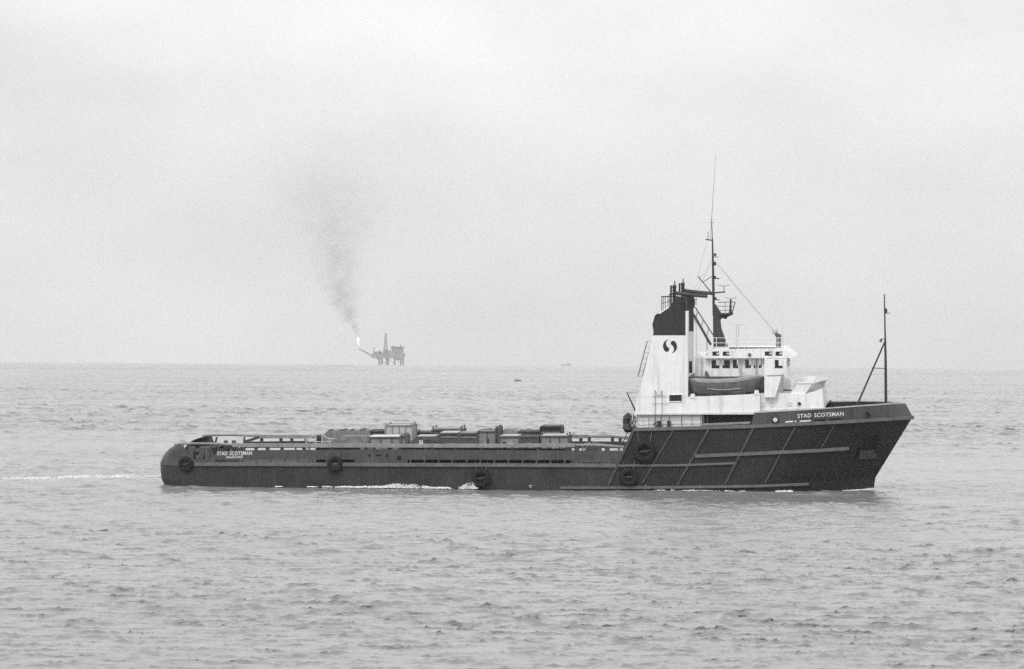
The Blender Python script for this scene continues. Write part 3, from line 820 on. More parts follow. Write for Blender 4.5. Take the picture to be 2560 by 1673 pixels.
# front and back bulkheads
wallm.box((wu0, -WW+0.1, wz0), (wu0+0.1, WW-0.1, wz1))
wallm.box((wu1-0.1, -WW+0.1, wz0), (wu1, WW-0.1, fixz[0])); wallm.box((wu1-0.1, -WW+0.1, fixz[1]), (wu1, WW-0.1, wz1))
for k in range(7):
    y_ = -WW+0.1+(2*WW-0.2)*k/6; wallm.box((wu1-0.1, y_-0.08, fixz[0]), (wu1, y_+0.08, fixz[1]))
wallm.build('house_wall', M_WHITE, wh)
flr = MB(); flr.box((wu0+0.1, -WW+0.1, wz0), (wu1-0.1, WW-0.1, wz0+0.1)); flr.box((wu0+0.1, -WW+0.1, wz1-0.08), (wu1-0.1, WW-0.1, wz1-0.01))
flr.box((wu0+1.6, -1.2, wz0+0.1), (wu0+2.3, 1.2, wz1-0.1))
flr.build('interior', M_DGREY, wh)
for h in holes:
    for sg in (-1, 1):
        g = MB(); g.box((h[0], sg*(WW-0.06), h[2]), (h[1], sg*(WW-0.05), h[3])); g.build('window', M_GLASS, wh)
# after cabin with rounded corner
ac = MB(); ac.pprism([(1737, 945), (1737, 889), (1742, 885), (1764, 885), (1764, 945)], -2.6, 2.6, at=-2.6)
ac.pprism([(1745, 944), (1745, 893), (1764, 893), (1764, 944)], -3.3, 3.3, at=-3.3); ac.build('after_cabin', M_WHITE, wh)
rf = MB(); WR = 4.0
rf.pprism([(1763, 893.5), (1783, 872.5), (1960, 872.5), (1986, 893), (1980, 895.5), (1763, 896)], -WR, WR); roof = rf.build('roof', M_WHITE, wh)
for a, b in ((1781, 1798), (1807, 1824), (1912, 1930), (1939, 1956)):
    h = pr(a, b, 879, 889.5, -WR); g = MB(); g.box((h[0], -WR-0.012, h[2]), (h[1], -WR+0.02, h[3])); g.plus(g.mirror()); o = g.build('roof_window', M_GLASSD, roof)
    b_ = MB(); b_.box((h[1]-0.24, -WR-0.02, h[2]+0.12), (h[1]+0.004, -WR-0.013, h[3]-0.10)); b_.build('see_through_patch', M_OFFW, o)  # pale patch painted as sky showing through the far pane
lamp = MB(); lamp.sphere(P(1874, 887, -WR-0.1), 0.14, 7); lamp.build('side_lamp', M_DGREY, roof)
# bridge wings with their tapering supports
for sgn in (1, -1):
    wg = MB(); wg.pprism([(1911, 897), (1967, 897), (1964, 912), (1954, 938.5), (1911, 938.5)], -6.35, -6.2)
    wg.pprism([(1911, 938.5), (1954, 938.5), (1938, 993.5), (1911, 993.5)], -6.35, -5.9, at=-6.35)
    wg.pprism([(1911, 938.5), (1911, 934), (1955, 934), (1954, 938.5)], -6.2, -3.5, at=-6.35)
    wg.pprism([(1911, 897), (1914, 897), (1914, 934), (1911, 934)], -6.2, -3.5, at=-6.35)
    o = (wg if sgn > 0 else wg.mirror()).build('bridge_wing', M_WHITE, wh)
    h = pr(1937, 1956.5, 900, 920.5, -6.35); g = MB(); g.box((h[0], -6.37, h[2]), (h[1], -6.345, h[3])); (g if sgn > 0 else g.mirror()).build('wing_window', M_GLASSD, o)
    if sgn > 0:
        b_ = MB(); b_.box((h[0]+0.33, -6.385, h[2]+0.2), (h[1]+0.005, -6.372, h[3]+0.005)); b_.build('see_through_patch', M_WHITE, o)  # bright corner stands in for daylight seen through the wing
    ln = MB(); ln.tube([P(1917, 939.5, -6.38), P(1960, 938, -6.38)], 0.03, 5); (ln if sgn > 0 else ln.mirror()).build('wing_rail', M_GREY, o)
# ladder and pipes on the wheelhouse side
sl = MB()
for xx in (1849, 1853.5): sl.tube([P(xx, 900, -3.6), P(xx, 945, -3.6)], 0.02, 4)
for k in range(10): sl.tube([P(1849, 902+k*4.5, -3.6), P(1853.5, 902+k*4.5, -3.6)], 0.015, 4)
sl.tube([P(1889, 893, -3.75), P(1890, 942, -3.75)], 0.06, 6)
sl.tube([P(1754, 890, -3.6), P(1754, 943, -3.6)], 0.03, 5); sl.tube([P(1740, 899, -3.6), P(1764, 899, -3.6)], 0.02, 5)
sl.tube(bez([P(1846, 920, -3.55), P(1856, 933, -3.55), P(1872, 939, -3.55), P(1885, 939, -3.55)], 5), 0.02, 4)
sl.build('outside_ladder', M_LGREY, wh)
box_ = MB(); box_.pprism([(1762, 940), (1763, 928), (1768, 930), (1772, 938), (1774, 943)], -3.9, -3.5); box_.build('deck_locker', M_DGREY, wh)
# roof railing, searchlight, aerials
rr = MB()
for wv in (-WR+0.1, WR-0.1):
    for xx in (1783, 1791, 1815, 1845, 1862, 1895, 1937, 1945, 1953, 1958): rr.tube([P(xx, 873, wv), P(xx, 845, wv)], 0.03 if xx in (1791, 1815, 1845) else 0.02, 5)
    for yy in (845, 857.5, 868): rr.tube([P(1781, yy, wv), P(1960, yy, wv)], 0.025 if wv < 0 else 0.015, 5)
rr.build('roof_railing', M_WHITE, roof)
tray = MB(); tray.box((P(1823, 869, -3.4).x, -3.5, P(1850, 871.5, -3.4).z), (P(1940, 869, -3.4).x, -3.3, P(1850, 868.5, -3.4).z)); tray.build('cable_tray', M_BLACK, roof)
ap = MB(); ap.tube([P(1846, 872, -1), P(1846, 811, -1)], 0.045, 6); ap.tube([P(1841, 872, -0.5), P(1841, 812, -0.5)], 0.03, 6); ap.tube([P(1828, 811, -1), P(1862, 811, -1)], 0.015, 4); ap.build('aerial_post', M_LGREY, roof)
ap = MB(); ap.tube([P(1956, 872, -2), P(1955, 785, -2)], 0.02, 5, r1=0.008); ap.build('whip_aerial', M_LGREY, roof)
sp = MB(); c = P(1945, 850, -1.5)
sp.pprism([(1940, 873), (1941, 846), (1937, 838), (1945, 834), (1953, 838), (1952, 873)], -1.8, -1.3); spo = sp.build('searchlight_post', M_DGREY, roof)
sp = MB(); a, b = P(1931, 829, -1.5), P(1946, 828, -1.5)
sp.sphere(P(1938, 829, -1.5), 0.25, 10, 1.1); sp.build('lamp_drum', M_LGREY, spo, smooth=True)

# --- windscreen bulwark in front of the bridge
ws = MB()
near_lo, near_up = P(2012, 985.5, -WF+0.2), P(2032, 957, -WF+0.1)
fore_lo, fore_up = P(2056, 974, -1.2), P(2066, 949.5, -1.2)
back_lo, back_up = P(1976, 987, -WF+0.2), P(1994, 957, -WF+0.1)
def thick(mb, quad, d):
    d = Vector(d); q = [Vector(p) for p in quad]; r_ = [p+d for p in q]
    mb.add(q+r_, [(0,1,2,3),(7,6,5,4),(0,4,5,1),(1,5,6,2),(2,6,7,3),(3,7,4,0)])
thick(ws, [back_lo, near_lo, near_up, back_up], (0, 0.08, 0)); ws.plus(ws.mirror())
ws.build('wind_bulwark', M_WHITE, ship)
ws = MB(); thick(ws, [near_lo, fore_lo, fore_up, near_up], (-0.08, 0.02, 0)); ws.plus(ws.mirror())
m_lo, m_up = Vector((fore_lo.x, 1.2, fore_lo.z)), Vector((fore_up.x, 1.2, fore_up.z))
thick(ws, [fore_lo, m_lo, m_up, fore_up], (-0.08, 0, 0)); wf = ws.build('wind_screen', M_OFFW, ship)
wc_ = MB(); mir = lambda p: Vector((p.x, -p.y, p.z))
wc_.bar([back_up, near_up], 0.07, 0.06); wc_.bar([near_up, fore_up], 0.07, 0.06); wc_.bar([fore_up, mir(fore_up)], 0.07, 0.06); wc_.bar([mir(fore_up), mir(near_up)], 0.07, 0.06); wc_.bar([mir(near_up), mir(back_up)], 0.07, 0.06)
wc_.build('screen_cap', M_WHITE, ship)
iw = MB(); iw.tube([P(1958, 975.5, -5.0), P(1979, 976, -5.0)], 0.07, 6); iw.build('gangway_spar', M_BLACK, ship)

# --- main mast
mast = MB()
def mprism(pix, a, b): mast.pprism(pix, a, b, at=0)
mprism([(1784, 873), (1783, 790), (1785, 760), (1790, 762), (1802, 782), (1812, 784), (1830, 780), (1834, 786), (1818, 793), (1816, 798), (1806, 795), (1801, 800), (1803, 820), (1822, 873)], -0.45, 0.45)
mst = mast.build('main_mast', M_MAST, ship)
pole = MB(); pole.tube([P(1784.5, 790, 0), P(1783, 690, 0)], 0.11, 8); pole.tube([P(1783, 690, 0), P(1782, 640, 0), P(1781, 598, 0)], 0.10, 8, r1=0.06); pole.tube([P(1781, 598, 0), P(1779, 548, 0)], 0.045, 6, r1=0.03)
pole.build('mast_pole', M_MAST, mst)
wp = MB(); wp.tube(bez([P(1779, 552, 0), P(1782, 500, 0), P(1786, 440, 0), P(1789, 385, 0)], 6), 0.022, 5, r1=0.008); wp.build('whip_aerial', M_MAST, mst)
yd = MB()
yd.bar([P(1764, 599, 0), P(1781, 601, 0)], 0.12, 0.05); yd.tube([P(1770, 600, 0), P(1770, 580, 0)], 0.03, 5); yd.tube([P(1776, 600, 0), P(1778, 560, 0)], 0.015, 4); yd.tube([P(1774, 557, 0), P(1785, 557, 0)], 0.02, 4)
yd.bar([P(1781, 642, 0), P(1795, 643, 0)], 0.05, 0.03); yd.bar([P(1782, 695, 0), P(1798, 697, 0)], 0.1, 0.05)
yd.tube([P(1745, 691, 0), P(1778, 731, 0)], 0.045, 5); yd.tube([P(1757, 706, 0), P(1781, 690, 0)], 0.03, 5)
yd.bar([P(1776, 733, 0), P(1813, 730, 0)], 0.10, 0.06); yd.bar([P(1784, 749, 0), P(1799, 750, 0)], 0.1, 0.04)
yd.build('yard', M_MAST, mst)
for a, b, c_, d in ((1785, 634, 1790, 640), (1784, 690, 1791, 696), (1785, 743, 1792, 749), (1784, 655, 1788, 664)):
    nl = MB(); p, q = P(a, b, -0.1), P(c_, d, -0.1); nl.tube([(p.x+0.1, -0.15, q.z), (p.x+0.1, -0.15, p.z)], 0.11, 8); nl.build('navigation_lamp', M_BLACK, mst)
rp = MB()
for wv in (-0.9, 0.9):
    rp.tube([P(1795, 756, wv), P(1838, 755, wv)], 0.035, 5); rp.tube([P(1795, 766, wv), P(1835, 766, wv)], 0.025, 5); rp.tube([P(1800, 776, wv), P(1832, 776, wv)], 0.025, 5)
    rp.tube([P(1838, 755, wv), P(1830, 784, wv)], 0.045, 5); rp.tube([P(1813, 756, wv), P(1813, 782, wv)], 0.02, 5)
rp.build('platform_railing', M_MAST, mst)
pf = MB(); pf.box((P(1800, 784, 0).x, -0.95, P(1815, 787, 0).z), (P(1832, 784, 0).x, 0.95, P(1815, 783, 0).z)); pf.build('radar_platform', M_MAST, mst)
for (xa, xb, yy, px_, py_) in ((1813, 1841, 744.5, 1826, 782), (1795, 1824, 713.5, 1810, 731)):
    sc_ = MB(); a, b = P(xa, yy, 0), P(xb, yy-0.5, 0); mid = (a+b)/2 - Vector((0, 0, 0.08))
    sc_.bar([a, mid, b], 0.1, 0.045); o = sc_.build('radar_scanner', M_LGREY, mst)
    pe = MB(); pe.tube([P(px_, py_, 0), P(px_, py_-8, 0), mid], 0.13 if py_ > 760 else 0.06, 8, r1=0.07 if py_ > 760 else 0.05); pe.build('pedestal', M_MAST if py_ > 760 else M_LGREY, o)
stay = MB()
stay.tube([P(1784, 650, 0), P(1933, 828, -2.5)], 0.012, 4); stay.tube([P(1784, 650, 0), P(1937, 828, 2.5)], 0.012, 4)
stay.tube([P(1780, 650, 0), P(1736, 722, -3)], 0.012, 4); stay.tube([P(1781, 650, 0), P(1745, 726, 3)], 0.012, 4); stay.tube([P(1768, 602, 0), P(1745, 690, 0)], 0.008, 4)
stay.build('rigging_wire', M_GREY, mst)

# --- fore mast
fm = MB(); pb_ = P(2214.5, 1010, 0); base_z = zs(pb_.x)-0.05
fm.tube([(pb_.x+0.01, 0, base_z), P(2214, 900, 0), P(2213, 846, 0)], 0.14, 10, r1=0.09); fm.tube([P(2213, 846, 0), P(2211, 742, 0)], 0.075, 8, r1=0.05)
fmo = fm.build('fore_mast', M_MAST, ship)
fb = MB()
for wv in (-0.55, 0.55): 
    p = P(2128, 1018, wv); fb.tube([(p.x, wv, zs(p.x)-0.05), P(2212, 855, wv*0.1)], 0.075, 7)
fb.tube([P(2179, 920, -0.22), P(2213, 921.5, 0)], 0.035, 5); fb.tube([P(2179, 920, 0.22), P(2213, 921.5, 0)], 0.035, 5); fb.build('mast_brace', M_MAST, fmo)
fl = MB(); fl.tube([P(2212, 848, 0), P(2202, 849, 0)], 0.03, 5); fl.tube([P(2204, 846, 0), P(2201, 855, 0)], 0.05, 8, r1=0.15)
fl.build('deck_floodlight', M_DGREY, fmo)
fl = MB(); fl.tube([(P(2214.5, 772, -0.15).x, -0.15, P(2214, 783, 0).z), (P(2214.5, 772, -0.15).x, -0.15, P(2214, 771, 0).z)], 0.10, 7); fl.bar([P(2212, 783.5, 0), P(2225, 783, 0)], 0.1, 0.03); fl.bar([P(2212, 777, 0), P(2220, 777, 0)], 0.06, 0.03); fl.build('navigation_lamp', M_BLACK, fmo)
fl = MB(); fl.tube([P(2211, 742, 0), P(2211, 735, 0)], 0.1, 6, r1=0.13); fl.build('mast_head_lamp', M_LGREY, fmo)
fl = MB(); fl.tube([P(2216, 978, 0), P(2222, 978, 0), P(2224, 984, 0)], 0.025, 5); fl.build('bell_bracket', M_GREY, fmo)
wl = MB()
for (xa, xb, yy) in ((2062, 2110, 1012), (2075, 2092, 1008), (2118, 2135, 1014)):
    p, q = P(xa, yy, -0.8), P(xb, yy, -0.8); wl.tube([(p.x, -0.8, zs(p.x)+0.5), (q.x, -0.8, zs(q.x)+0.5)], 0.45, 12)
p = P(2076, 1000, 1.0); wl.tube([(p.x, 1.0, zs(p.x)), (p.x, 1.0, p.z)], 0.06, 6)
wl.build('anchor_windlass', M_BLACK, ship)
# --- after-deck gear of the ship itself
dg_ = MB()
for xx in (565, 585):
    p = P(xx, 1101, 3.5); dg_.box((p.x-0.15, 3.2, zdeck(p.x)-0.02), (p.x+0.15, 3.6, P(xx, 1101, 3.5).z))
dg_.build('deck_post', M_DGREY, ship)
sp_ = MB()
for xx, ww in ((505, 6), (518, 5), (480, 5)):
    p = P(xx, 1125, -1.5); sp_.box((p.x-ww*PXM, -1.8, zdeck(p.x)-0.02), (p.x+ww*PXM, -0.6, P(xx, 1118, -1.5).z))
p, q = P(470, 1123, -1.2), P(532, 1124, -1.2); sp_.box((p.x, -1.7, q.z-0.18), (q.x, -0.7, q.z+0.05)); sp_.build('towing_gear', M_DGREY, ship)
# tower ladder at the break of the forecastle
tl = MB()
for wv in (-5.9, -5.3):
    tl.tube([P(1593, 1070, wv), P(1593, 1034, wv)], 0.05, 5); tl.tube([P(1588, 1070, wv), P(1588, 1040, wv)], 0.03, 5)
    tl.tube([P(1556, 1108, wv), P(1588, 1040, wv)], 0.04, 5); tl.tube([P(1566, 1108, wv), P(1592, 1050, wv)], 0.04, 5)
for k in range(9):
    t = k/8; tl.tube([P(1556+32*t, 1108-68*t, -5.9), P(1556+32*t, 1108-68*t, -5.3)], 0.03, 4); tl.tube([P(1563+28*t, 1106-56*t, -5.9), P(1556+32*t, 1108-68*t, -5.9)], 0.025, 4)
tl.prism([(P(1574, 1080, -5.6).x, P(1574, 1080, -5.6).z), (P(1592, 1074, -5.6).x, P(1592, 1074, -5.6).z), (P(1590, 1066, -5.6).x, P(1590, 1066, -5.6).z), (P(1576, 1068, -5.6).x, P(1576, 1068, -5.6).z)], -5.9, -5.3)
for xx in (1577, 1582): tl.tube([P(xx, 1072, -5.6), P(xx+2, 1036, -5.6)], 0.05, 5)
tl.build('companion_ladder', M_DGREY, ship)

# ================================================================== tyre fenders hung on the side
def tyre(px, py, r, label, first=None, wv=-B):
    c = P(px, py, wv - 0.25 if px > 500 else wv-0.1); rm = r*PXM; base = (c.x, c.y, c.z - rm)
    if first is None:
        root = empty('tyre_fender', base); k = 36; rows = []; b = MB()
        prof = [(0.50, -0.10), (0.52, -0.22), (0.62, -0.27), (0.85, -0.26), (0.96, -0.2), (1.0, -0.1), (1.0, 0.1), (0.95, 0.2), (0.6, 0.24), (0.5, 0.1)]
        for i in range(k):
            t = 2*math.pi*i/k; row = []
            for rr_, yy in prof:
                lug = 1.03 if (i % 2 and rr_ > 0.9) else 1.0
                row.append((c.x+rr_*lug*rm*math.cos(t), c.y+yy*rm*1.5, c.z+rr_*lug*rm*math.sin(t)))
            rows.append(row)
        rows.append(rows[0]); b.grid(rows, close=True); b.build('tyre', M_RUBBER, root, smooth=False)
        hbm = MB(); hbm.tube([(c.x-0.5*rm, c.y-0.05, c.z-0.1*rm), (c.x+0.5*rm, c.y-0.05, c.z+0.05*rm)], 0.07*rm, 6); hbm.build('cross_bar', M_DGREY, root)
        ch = MB()
        for sx in (-0.45, 0.45): ch.tube([(c.x+sx*rm, c.y+0.05, c.z+0.6*rm), (c.x+sx*1.5*rm, c.y+0.17, c.z+1.75*rm)], 0.045, 5)
        ch.build('chain', M_DGREY, root); root['r'] = rm
    else:
        root = first.copy(); col.objects.link(root); root.matrix_world = SHIP @ Matrix.Translation(Vector(base)) @ Matrix.Rotation(random.uniform(-0.3, 0.3)*0, 4, 'Y') @ Matrix.Scale(rm/first['r'], 4)
        for chd in list(first.children):
            d = chd.copy(); col.objects.link(d); d.parent = root
    tag(root, label, 'tyre fender', 'tyre fenders hung along the ship side')
    return root
t0 = tyre(1203, 1195, 23, 'round black tyre fender low on the hull amidships, touching white foam')
tyre(465, 1160, 19, 'black tyre fender on the rounded stern quarter, nearest the wake', t0, wv=-B+0.02)
tyre(837, 1159.5, 19, 'black tyre fender across the pale rubbing strake below the cargo deck', t0)
tyre(1572, 1192, 22, 'black tyre fender low by the first slanting strake, below the biggest tyre', t0)
tyre(1611, 1127.5, 27.5, 'biggest black tyre fender, high on the dark side below the funnel', t0)

# ================================================================== lifeboat
lbw = -5.35
lb_base = P(1815, 990, lbw)
lb = empty('lifeboat', lb_base); tag(lb, 'dark lifeboat with pale canvas cover stowed under the bridge', 'lifeboat')
sec = []
keel = [(1727, 968), (1733, 983), (1750, 987), (1800, 990), (1850, 988), (1885, 980), (1902, 950)]
gun = [(1726, 948), (1740, 949), (1770, 951.5), (1800, 951.5), (1840, 949), (1875, 943.5), (1905, 939)]
half = [0.15, 0.75, 1.0, 1.1, 1.05, 0.7, 0.05]
rows_o = []
for (kx, ky), (gx, gy), hbk in zip(keel, gun, half):
    k_ = P(kx, ky, lbw); g_ = P(gx, gy, lbw); row = []
    for t in np.linspace(0, 1, 7):
        a = t*math.pi/2; row.append((k_.x+(g_.x-k_.x)*t**1.5, lbw-hbk*math.sin(a)**0.8, k_.z+(g_.z-k_.z)*(1-math.cos(a))))
    rows_o.append(row)
bh = MB(); bh.grid(rows_o, flip=True)
mir_rows = [[(x, 2*lbw-y, z) for x, y, z in r_] for r_ in rows_o]; bh.grid(mir_rows); bh.build('boat_hull', M_BOAT, lb, smooth=True)
cv = MB(); rr = []
for r_, m_ in zip(rows_o, mir_rows):
    a, b = Vector(r_[-1]), Vector(m_[-1]); wd = (a-b).length
    rr.append([tuple(a + Vector((0, -0.02, -0.16))), tuple(a + Vector((0, -0.02, 0.02)))] + [tuple(a.lerp(b, t) + Vector((0, 0, 0.02+0.12*math.sin(math.pi*t)*min(1, wd)))) for t in np.linspace(0.1, 0.9, 6)] + [tuple(b + Vector((0, 0.02, 0.02))), tuple(b + Vector((0, 0.02, -0.16)))])
cv.grid(rr); cv.build('boat_cover', M_COVER, lb)
gr = MB(); gr.tube(bez([P(1768, 971.5, lbw-0.98), P(1790, 974, lbw-1.0), P(1815, 974.5, lbw-1.0), P(1852, 971, lbw-0.95)], 6), 0.03, 5); gr.build('grab_line', M_LGREY, lb)
cr = MB()
for xx in (1760, 1870): cr.pprism([(xx-8, 992), (xx-5, 983), (xx+5, 983), (xx+8, 990)], lbw-0.5, lbw+0.5)
cr.pprism([(1803, 990.5), (1803, 981), (1828, 980), (1828, 989.5)], lbw-0.75, lbw-0.2); cr.build('cradle', M_BLACK, lb)

# ================================================================== deck cargo (each item is a thing of its own)
def zd(u): return zdeck(u) - 0.0
def crate(name, x0, x1, ytop, w0, depth, ma, label, cat, ribs=0, lip=None, cut=0, lidm=None, posts=False, frame_m=None, dz=0.0, base_y=None, cat_group='cargo on the open deck', slats=0):
    """box-shaped load: near face w0, far face w0+depth, top at ytop on the near face, standing on deck"""
    u0_, u1_ = P(x0, ytop, w0).x, P(x1, ytop, w0).x; zt_ = P((x0+x1)/2, ytop, w0).z
    zb_ = zd((u0_+u1_)/2) if base_y is None else P((x0+x1)/2, base_y, w0).z
    zb_ += 0.005
    root = empty(name, ((u0_+u1_)/2, w0+depth/2, zb_)); tag(root, label, cat, cat_group)
    b = MB(); c = cut*PXM
    b.prism([(u0_+0.0, zb_), (u1_, zb_), (u1_-c*0.0, zt_-c), (u1_-c, zt_), (u0_+c, zt_), (u0_, zt_-c)] if cut else [(u0_, zb_), (u1_, zb_), (u1_, zt_), (u0_, zt_)], w0+0.05, w0+depth-0.05)
    b.build('body', ma, root)
    f = MB(); fm_ = frame_m or M_DGREY; t = 0.06
    if not cut:
        for uu_ in (u0_, u1_):
            for ww_ in (w0, w0+depth): f.box((uu_-t, ww_-t, zb_), (uu_+t, ww_+t, zt_+0.01))
        for zz_ in (zb_+t, zt_):
            for ww_ in (w0, w0+depth): f.box((u0_+t, ww_-t+0.004, zz_-t), (u1_-t, ww_+t-0.004, zz_+t))
            for uu_ in (u0_, u1_): f.box((uu_-t+0.004, w0+t, zz_-t), (uu_+t-0.004, w0+depth-t, zz_+t))
        f.build('frame', fm_, root)
    if ribs:
        r_ = MB()
        for k in range(1, ribs+1):
            uu_ = u0_+(u1_-u0_)*k/(ribs+1); r_.box((uu_-0.035, w0-0.02, zb_+0.1), (uu_+0.035, w0+0.06, zt_-0.08))
        r_.build('side_rib', fm_, root)
    if not slats and not cut and x1-x0 > 30:
        for k in range(2):
            ua_ = u0_+(u1_-u0_)*random.uniform(0.08, 0.6); wd_ = (u1_-u0_)*random.uniform(0.12, 0.25); za_ = zb_+(zt_-zb_)*random.uniform(0.35, 0.55)
            r_ = MB(); r_.box((ua_, w0+0.0, za_), (ua_+wd_, w0+0.06, za_+(zt_-zb_)*random.uniform(0.2, 0.34))); r_.build('side_panel', random.choice((M_DARK, M_GREY, M_LGREY, M_BULW)), root)
    if slats:
        r_ = MB()
        for k in range(slats):
            zz_ = zb_+(zt_-zb_)*(k+0.5)/slats; r_.box((u0_+0.08, w0-0.03, zz_-0.05), (u1_-0.08, w0+0.06, zz_+0.05))
        r_.build('slat', M_GREY, root)
    if lidm:
        l_ = MB(); l_.box((u0_+0.03, w0-0.03, zt_+0.065), (u1_-0.03, w0+depth+0.03, zt_+0.12)); l_.build('lid', lidm, root)
    if lip:
        l_ = MB()
        for uu_ in (u0_+0.1, u1_-0.1):
            for ww_ in (w0+0.12, w0+depth-0.12): l_.box((uu_-0.07, ww_-0.07, zt_+0.06), (uu_+0.07, ww_+0.07, zt_+0.06+lip))
        l_.build('lifting_lug', fm_, root)
    return root

crate('cargo_container', 963.5, 1031, 1064, -1.8, 2.6, M_LGREY, 'tall pale cargo container, highest load on the deck', 'container', ribs=3, lip=0.14, frame_m=M_GREY)
crate('cargo_box', 924, 1007, 1094, -4.9, 2.3, M_GREY, 'low grey steel box with light rim in front of the tall pale container', 'cargo box', ribs=2, lidm=M_OFFW)
crate('cargo_skip', 1000.5, 1014, 1091, -5.0, 2.3, M_GREY, 'narrow grey end skip beside the low box with the light rim', 'skip', lip=0.12)
crate('covered_stack', 806, 925, 1077.5, -1.2, 2.6, M_TARP, 'long stack under a grey tarpaulin, rearmost bulky load', 'covered cargo', cut=12, lidm=None)
bt_ = MB()
for xa, xb, y_ in ((822, 832, 1075), (848, 868, 1074.5), (874, 886, 1074.5), (900, 916, 1073.5)):
    bt_.tube([P(xa, y_+1.5, -0.8), P(xb, y_-1.5, -0.4)], 0.07, 5)
o = bt_.build('timber_bearer', M_DGREY, base=P(870, 1075, -0.6)); tag(o, 'thin dark timbers lying along the top of the long tarpaulin stack', 'timber')
crate('cargo_bundle', 850, 926, 1091, -4.6, 2.2, M_TARP, 'grey tarpaulin-wrapped low bundle left of the low light-rimmed box', 'cargo bundle', cut=5)
crate('cargo_box', 926, 962, 1078, -0.2, 2.2, M_DGREY, 'dark box close against the aft side of the tall pale container', 'cargo box', ribs=1)
crate('cargo_container', 1080, 1156, 1075, 0.9, 2.4, M_DGREY, 'flat dark container in the back row with thin pale rails on top', 'container', lip=0.25, lidm=M_GREY)
crate('timber_crate', 1100, 1146, 1084.5, -3.9, 2.4, M_DGREY, 'aft one of two dark slatted crates with a pale lid strip', 'crate', slats=4, lidm=M_LGREY)
crate('timber_crate', 1149.5, 1192, 1085, -3.9, 2.4, M_DGREY, 'forward one of two dark slatted crates standing side by side', 'crate', slats=4, lidm=M_GREY)
crate('cargo_box', 1194, 1240, 1079.5, -3.6, 2.5, M_GREY, 'grey box with dark holes next to the slatted crates', 'cargo box', ribs=1)
crate('end_frame', 1239, 1247, 1071, -3.8, 2.6, M_DGREY, 'tall narrow dark frame at the forward end of the grey box with holes', 'cargo frame', lip=0.1)
crate('cargo_tank', 1251, 1292, 1072.5, 0.6, 2.2, M_GREY, 'tapered grey tank with sloping shoulders in the back row', 'tank', cut=10)
crate('cargo_box', 1249, 1298, 1092.5, -4.7, 2.2, M_GREY, 'mid grey box with pale rim below the tapered tank', 'cargo box', lidm=M_LGREY)
crate('cargo_box', 1300.5, 1345, 1092, -4.7, 2.2, M_DGREY, 'dark plain box between the two lighter grey front boxes', 'cargo box', ribs=1)
crate('cargo_box', 1352, 1421, 1091.5, -4.7, 2.4, M_GREY, 'forwardmost grey box with pale open top and corner lugs', 'cargo box', ribs=2, lidm=M_LGREY, lip=0.2)
crate('cargo_container', 1296, 1350, 1079.5, 1.0, 2.3, M_DGREY, 'low dark flat container behind the plain dark box', 'container', ribs=4)
crate('cargo_container', 1351, 1402, 1068.5, 0.4, 2.3, M_BLACK, 'black high container in the back row nearest the bridge', 'container', ribs=1, slats=3, frame_m=M_BLACK, lidm=M_DGREY)
crate('cargo_box', 1038, 1085, 1081.5, 1.2, 2.0, M_DGREY, 'low dark load in the back row forward of the tall pale container', 'cargo box', lip=0.15)
# skip with sloping ends, and its notice
sk = empty('sloping_skip', (P(1060, 1100, -4.3).x, -3.4, zd(P(1060, 1100, -4.3).x))); tag(sk, 'dark grey skip with a sloping end and a small white notice', 'skip', 'cargo on the open deck')
b = MB(); zb_ = zd(P(1060, 1110, -4.3).x)+0.005; q = [(P(x, y, -4.3).x, P(x, y, -4.3).z) for x, y in ((1018, 1112), (1042, 1092), (1090, 1091), (1098, 1100))]
b.prism([(q[0][0], zb_)] + q + [(q[3][0], zb_)], -4.3, -2.4); b.build('body', M_DGREY, sk)
b = MB(); b.pprism([(1042, 1092), (1043, 1089.5), (1090, 1089.5), (1090, 1091.5)], -4.36, -2.4); b.build('rim', M_LGREY, sk)
b = MB(); b.pprism([(1047.5, 1112), (1047.5, 1101.5), (1057, 1101.5), (1057, 1112)], -4.34, -4.302); nt_ = b.build('notice', M_LETTER, sk)
b = MB(); b.tube(bez([P(1049.5, 1106.5, -4.36), P(1050.5, 1104, -4.36), P(1052.3, 1103.2, -4.36), P(1054, 1104, -4.36), P(1055, 1106.5, -4.36)], 4), 0.025, 4); b.build('emblem', M_BLACK, nt_)
# pipe cradle rack aft
rk = empty('pipe_rack', (P(800, 1110, -4.4).x, -3.6, zd(P(800, 1110, -4.4).x))); tag(rk, 'open frame of pale grey pipes at the aft end of the cargo', 'rack', 'cargo on the open deck')
b = MB()
for wv in (-4.4, -2.8):
    for xx, yt in ((766, 1098), (789, 1086), (805, 1086), (825, 1098)):
        p = P(xx, 1110, wv); b.tube([(p.x, wv, zd(p.x)), P(xx, yt, wv)], 0.07, 6)
    b.tube([P(764, 1099, wv), P(775, 1096, wv), P(789, 1086, wv), P(806, 1086, wv), P(818, 1096, wv), P(836, 1098, wv)], 0.06, 6)
    b.tube([P(770, 1105, wv), P(830, 1104, wv)], 0.05, 6)
for xx, yy in ((789, 1086), (806, 1086), (766, 1098), (828, 1098)): b.tube([P(xx, yy, -4.4), P(xx, yy, -2.8)], 0.05, 6)
b.build('pipe_frame', M_LGREY, rk)
b = MB(); b.tube([P(793, 1096, -3.9), P(803, 1096, -3.9)], 0.28, 12); b.build('valve_drum', M_BLACK, rk)
# hose lying over the skip
hs = MB(); pts = bez([P(1058, 1102, -4.6), P(1070, 1101, -4.6), P(1085, 1103, -4.7), P(1100, 1107, -4.9), P(1118, 1111.5, -5.2)], 6); hs.tube(pts, 0.06, 6)
o = hs.build('hose', M_BLACK, base=P(1085, 1108, -4.8)); tag(o, 'black hose drooping over the dark skip beside the white notice', 'hose')
